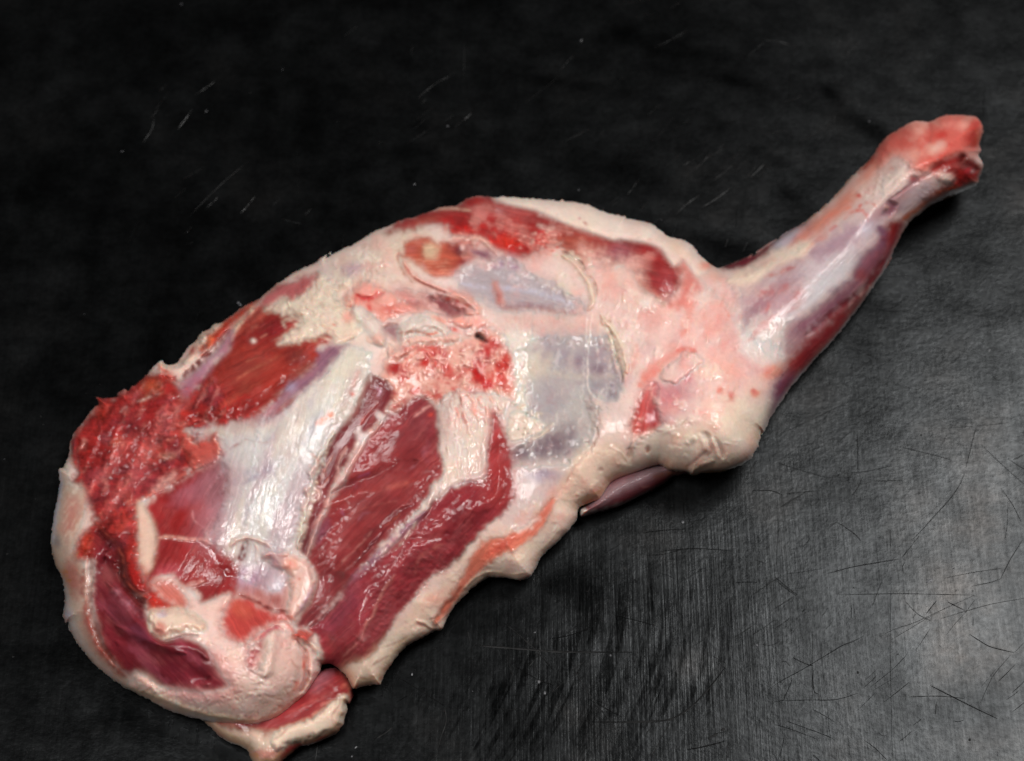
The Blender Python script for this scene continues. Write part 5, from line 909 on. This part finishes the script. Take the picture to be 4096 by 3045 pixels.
tone = .30+.32*sstep(500, 3400, TU+.4*(TV-1500))+.20*g2(3900, 300, 700, 900)+.20*tn+.18*tn2+.1*fbm(TU.astype(np.float32), TV.astype(np.float32), 45, 79, 3)+.28*g2(3900, 2530, 200, 140, 10)+.25*g2(3800, 1900, 80, 90)+.2*g2(3740, 2120, 60, 120)+.2*g2(3650, 2500, 60, 400)  # rise to the right paints in the lamp's sheen; noise terms are mottling
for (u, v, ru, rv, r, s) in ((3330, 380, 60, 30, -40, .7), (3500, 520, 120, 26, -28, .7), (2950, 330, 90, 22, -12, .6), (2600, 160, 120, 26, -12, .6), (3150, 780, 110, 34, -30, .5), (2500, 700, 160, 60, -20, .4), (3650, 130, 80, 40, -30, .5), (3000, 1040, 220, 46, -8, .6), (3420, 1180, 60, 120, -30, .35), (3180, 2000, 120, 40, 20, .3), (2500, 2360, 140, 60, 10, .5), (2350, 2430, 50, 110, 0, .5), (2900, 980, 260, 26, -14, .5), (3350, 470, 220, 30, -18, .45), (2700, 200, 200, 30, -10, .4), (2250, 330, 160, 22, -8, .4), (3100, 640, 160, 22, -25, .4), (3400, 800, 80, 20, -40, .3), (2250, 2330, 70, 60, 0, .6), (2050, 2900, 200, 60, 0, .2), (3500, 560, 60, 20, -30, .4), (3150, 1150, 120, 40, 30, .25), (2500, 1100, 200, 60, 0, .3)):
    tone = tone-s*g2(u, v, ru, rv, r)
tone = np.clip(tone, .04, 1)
me = bpy.data.meshes.new('worktop')
vv = np.stack([TX, TY, 0*TX], -1).reshape(-1, 3); n_ = len(xs); m_ = len(ys)
ix = np.arange(n_*m_).reshape(m_, n_); ff = np.stack([ix[:-1, :-1], ix[:-1, 1:], ix[1:, 1:], ix[1:, :-1]], -1).reshape(-1, 4)
me.vertices.add(len(vv)); me.vertices.foreach_set('co', vv.astype(np.float32).ravel()); me.loops.add(ff.size); me.loops.foreach_set('vertex_index', ff.astype(np.int32).ravel())
me.polygons.add(len(ff)); me.polygons.foreach_set('loop_start', np.arange(0, ff.size, 4, dtype=np.int32)); me.polygons.foreach_set('loop_total', np.full(len(ff), 4, np.int32)); me.update(calc_edges=True)
a = me.color_attributes.new('wear_and_sheen', 'FLOAT_COLOR', 'POINT'); a.data.foreach_set('color', np.stack([smear, brown, tone, 1+0*tone], -1).astype(np.float32).ravel())
me.materials.append(TOPM); top = bpy.data.objects.new('worktop', me); COL.objects.link(top); top['kind'] = 'structure'

def flat_mat(name, c, rough, spec=.5):
    m = bpy.data.materials.new(name); m.use_nodes = True; nt = m.node_tree; b = nt.nodes['Principled BSDF']
    n = nt.nodes.new('ShaderNodeTexNoise'); n.inputs['Scale'].default_value = 500; n.inputs['Detail'].default_value = 3
    r = nt.nodes.new('ShaderNodeMix'); r.data_type = 'RGBA'; r.inputs['A'].default_value = (*[x*.4 for x in c], 1); r.inputs['B'].default_value = (*[x*1.5 for x in c], 1)
    tc = nt.nodes.new('ShaderNodeTexCoord'); nt.links.new(tc.outputs['Object'], n.inputs['Vector']); nt.links.new(n.outputs['Fac'], r.inputs['Factor']); nt.links.new(r.outputs['Result'], b.inputs['Base Color'])
    b.inputs['Roughness'].default_value = rough; b.inputs['Specular IOR Level'].default_value = spec
    return m
M_PALE = flat_mat('scratch_pale', (.012, .0125, .0125), .45, .8); M_DARK = flat_mat('scratch_dark', (.0016, .0016, .0016), .5, .22); M_CHIP = flat_mat('chip', (.05, .05, .055), .4, .6)
# grooves scored into the worktop: narrow V troughs with one raised burr, each a strip a fraction of a millimetre across
class Ribbons:
    def __init__(s): s.v = []; s.f = []
    def add(s, pts, w, z=.00025, jag=.25):
        p = catmull(np.array(pts, dtype=np.float32), False, 4); n = len(p)
        X, Y, _ = at(p[:, 0], p[:, 1], 0.0*p[:, 0]); q = np.stack([X, Y], 1)
        t = np.gradient(q, axis=0); t /= np.linalg.norm(t, axis=1, keepdims=True)+1e-9; nn = np.stack([-t[:, 1], t[:, 0]], 1)
        b0 = len(s.v)
        for i in range(n):
            e = min(i, n-1-i)/max(n-1, 1); ww = w*(.25+.75*min(1, e*5))*(1+random.uniform(-jag, jag))
            for sd, zz in ((-.5, z*.5), (.0, z), (.5, z*.5)): s.v.append((q[i, 0]+nn[i, 0]*ww*sd, q[i, 1]+nn[i, 1]*ww*sd, zz))
            if i: 
                for k in (0, 1): s.f.append((b0+3*i-3+k, b0+3*i-2+k, b0+3*i+1+k, b0+3*i+k))
    def build(s, name, m):
        me = bpy.data.meshes.new(name); me.from_pydata(s.v, [], s.f); me.materials.append(m)
        o = bpy.data.objects.new(name, me); COL.objects.link(o); o.parent = top; o['kind'] = 'stuff'; return o
pale, dark, chips = Ribbons(), Ribbons(), Ribbons()
def rb(R, s, w, jag=.25): R.add(P(s), w*.001, jag=jag)
for s, w in (("S4 470,1310 700,1250 900,1215 1120,1180", 1.1), ("S4 20,1370 90,1430 200,1510", .9), ("S4 570,1498 900,1490 1200,1488 1500,1495 1760,1500", .7), ("S4 560,860 640,910 720,970 770,1030", .9), ("S4 735,60 738,250 740,420", .9), ("S4 30,330 200,390 480,470", .7),
             ("S4 1100,190 1300,240 1500,290 1570,315", .7), ("S4 1690,400 1640,520 1560,640 1400,820 1300,930 1210,1020", 1.0), ("S4 1780,20 1740,180 1690,380", 1.0), ("S4 880,495 1140,490", .8), ("S4 1120,1170 1200,1080 1300,950", .6), ("S4 2000,560 2100,700 2180,860", .7),
             ("S5 0,980 100,920 250,840 400,750 600,630 700,590 800,540", .9), ("S5 0,1125 80,1110 100,1070 150,960 160,900", .9), ("S5 60,1115 300,1110 500,1110 620,1090 740,1050", .7), ("S5 1385,980 1600,1090 1800,1190 1980,1275", 1.3), ("S5 170,735 260,780 350,810", .9), ("S5 1540,240 1620,280 1690,315", 1.1), ("S5 1345,350 1400,280 1440,230", 1.1),
             ("S5 850,1000 950,920 1050,840 1130,760 1190,690", .6), ("S5 1780,180 1600,260 1450,330 1300,400 1200,440 1050,490 940,550", .5), ("S5 1790,210 1700,330 1600,440 1510,555", .5), ("S5 1050,570 1200,480 1350,390 1450,340", .5), ("S5 1740,530 1800,570 1900,630 2000,660 2130,690", 1.1), ("S5 1765,370 1765,460", .9),
             ("S5 110,1295 260,1350 400,1400 520,1450", .7), ("S5 0,1325 180,1380 380,1455", .6), ("S5 800,1465 900,1540 1000,1640", .7), ("S5 340,1190 450,1250 530,1300", .6), ("S5 350,840 345,960 360,1040 400,1060", 1.0), ("S5 250,330 275,300", 1.0),
             ("S6 0,625 200,640 450,660 700,680 900,685 1400,685", 2.6), ("S6 250,420 400,540 550,680 690,840", 1.6), ("S6 1040,1305 1300,1305 1550,1300 1720,1285 1850,1220 1950,1140 2080,1000 2217,820", 2.6), ("S6 1240,360 1450,410 1600,450", .8), ("S6 660,570 800,545 950,500 1050,440 1110,330", 1.0), ("S6 2217,1475 2000,1530 1880,1550", 1.6), ("S6 2070,1450 2150,1410", 4), ("S6 880,40 1000,20 1140,5", 1.4), ("S6 2180,1380 2217,1360", 4), ("S6 340,800 560,930 700,980", .7), ("S6 1010,1100 1150,1180 1300,1260", .8),
             ("S3 1000,1110 1300,1090 1600,1110", 1.2), ("S3 820,950 1000,930 1200,915", 1.0), ("S3 850,1150 1000,1140 1150,1100", .8), ("T3 1320,910 1500,1020 1720,1160", .9), ("T3 1300,1130 1400,1070", 1.2), ("T3 1100,1460 1200,1400 1270,1340", 2.5), ("S3 1780,580 1950,580 2050,620", 1.4), ("S3 1980,1340 2100,1440 2180,1500", 1.0), ("S3 640,1250 680,1280", 3), ("S3 720,1340 780,1400", 1.2)):
    rb(dark, s, w*.36)
for s, w in (("S4 70,720 150,670 280,590", 1.0), ("S4 690,620 740,550 780,460", .8), ("S4 1990,1370 2080,1190 2200,1000", .9), ("S4 1130,1170 1230,1040", .6), ("S4 1750,1420 1900,1390 1990,1360", .6), ("S4 490,900 560,850", 1.0), ("S4 870,1590 910,1480 950,1380", .7), ("S4 2110,310 2200,260", .9), ("S5 455,490 520,410", .6), ("S5 1430,1240 1440,1130", 1.0), ("S5 265,350 285,330", 1.4), ("S5 400,1110 405,1070", 1.4), ("S5 1040,0 1030,500 1040,1200 1050,1640", .4), ("S5 340,500 342,1050", .4), ("S5 2130,690 2217,600", .5), ("S5 1830,1140 1940,900 2100,710", .5),
             ("S6 350,505 310,640 295,760 330,880 360,970", .5), ("S6 840,740 900,870 1000,1040 1150,1240 1300,1440 1420,1652", .7), ("S6 1740,1290 1650,1450 1550,1652", .7), ("S6 1530,530 1640,370", .8), ("S6 1740,660 1730,800", .5), ("S6 470,275 550,190", .6), ("S6 1200,80 1330,20", .5), ("S6 150,1190 400,1195", .5), ("S6 0,470 100,580", .4), ("S6 2150,860 2200,880", .7),
             ("S3 1620,640 1700,520 1800,350 1830,310", 1.0), ("S3 2040,720 2130,660 2203,620", 1.0), ("S3 1000,1300 1005,1000 1015,870", .8), ("S3 520,1410 570,1350 640,1310", .7), ("S3 1990,1300 2005,1000 2020,800", .6), ("T3 1725,1160 1740,1300 1690,1450 1640,1652", .8), ("T3 1930,490 1950,600", .6), ("T3 600,1500 580,1652", .8), ("T3 1440,1040 1390,1120", .6),
             ("T7 1100,250 1200,150 1330,60", 1.0), ("T7 1330,180 1450,110 1600,0", 1.0), ("T7 1540,530 1570,450", .8), ("T7 1700,570 1740,480", .8), ("S1 0,690 60,630 130,560", 1.0), ("S1 100,310 250,280 340,260", .5), ("V 905,215 940,185 985,160", .7), ("V 335,250 330,280 310,310", .8), ("V 410,470 480,400 540,350", .6), ("V 1440,1120 1450,1110", .6), ("V 1620,125 1660,90", .8), ("V 1480,390 1540,340 1580,320", .7), ("V 1220,310 1280,280", .6), ("V 1480,360 1500,350", .8)):
    rb(pale, s, w*.45)
random.seed(5)
for q in range(190):      # faint random scoring, denser to the right
    u = 4300*random.random()**.6-100; v = random.uniform(-150, 3150); l = random.expovariate(1/90)+20; a = random.choice([random.gauss(58, 16), random.gauss(88, 3), random.gauss(-25, 12), random.gauss(10, 12)]); a = math.radians(a)
    R = pale if random.random() < .65 else dark
    du, dv = l*math.cos(a), -l*math.sin(a); R.add([(u, v), (u+du*.5+random.gauss(0, 4), v+dv*.5+random.gauss(0, 4)), (u+du, v+dv)], random.uniform(.0001, .0003))
for cu, cv_, n_s, sp in ((2900, 700, 12, 110), (2600, 560, 9, 120), (2450, 880, 10, 90), (3250, 280, 9, 130), (3350, 1060, 8, 120), (1750, 1330, 0, 60), (3450, 1500, 10, 130), (3300, 1750, 8, 100), (2950, 2450, 12, 200), (3700, 1250, 9, 150), (1000, 880, 7, 160), (1650, 480, 6, 120), (700, 420, 5, 160), (3750, 2750, 14, 200), (2200, 2750, 12, 200)):
    for q in range(n_s):  # scuffs: bundles of short parallel scores
        u = cu+random.gauss(0, sp); v = cv_+random.gauss(0, sp*.5); a = math.radians(random.gauss(42, 7)); l = random.uniform(30, 130); pale.add([(u, v), (u+l*.5*math.cos(a)+2, v-l*.5*math.sin(a)), (u+l*math.cos(a), v-l*math.sin(a))], random.uniform(.00012, .00035), jag=.5)
for q in range(170):      # small chips and specks
    u = random.uniform(-50, 4150); v = random.uniform(-50, 3100)
    if v < 1500 and random.random() < .6: continue
    a = random.random()*6; l = random.uniform(3, 12)
    (chips if random.random() < .5 else dark).add([(u, v), (u+l*math.cos(a), v+l*math.sin(a))], random.uniform(.0003, .0011))
for s in ("T3 935,1525 945,1535", "S6 555,945 580,950", "S6 610,1045 630,1050", "S5 1270,945 1290,950", "S4 1340,1390 1400,1360", "T5 770,460 790,475", "V 264,328 266,330", "S3 1160,860 1180,850", "S5 1350,50 1400,60", "T3 1430,880 1445,885", "V 520,660 523,664"): rb(chips, s, 1.4)
pale.build('pale_scratches', M_PALE); dark.build('dark_scratches', M_DARK); chips.build('chips', M_CHIP)
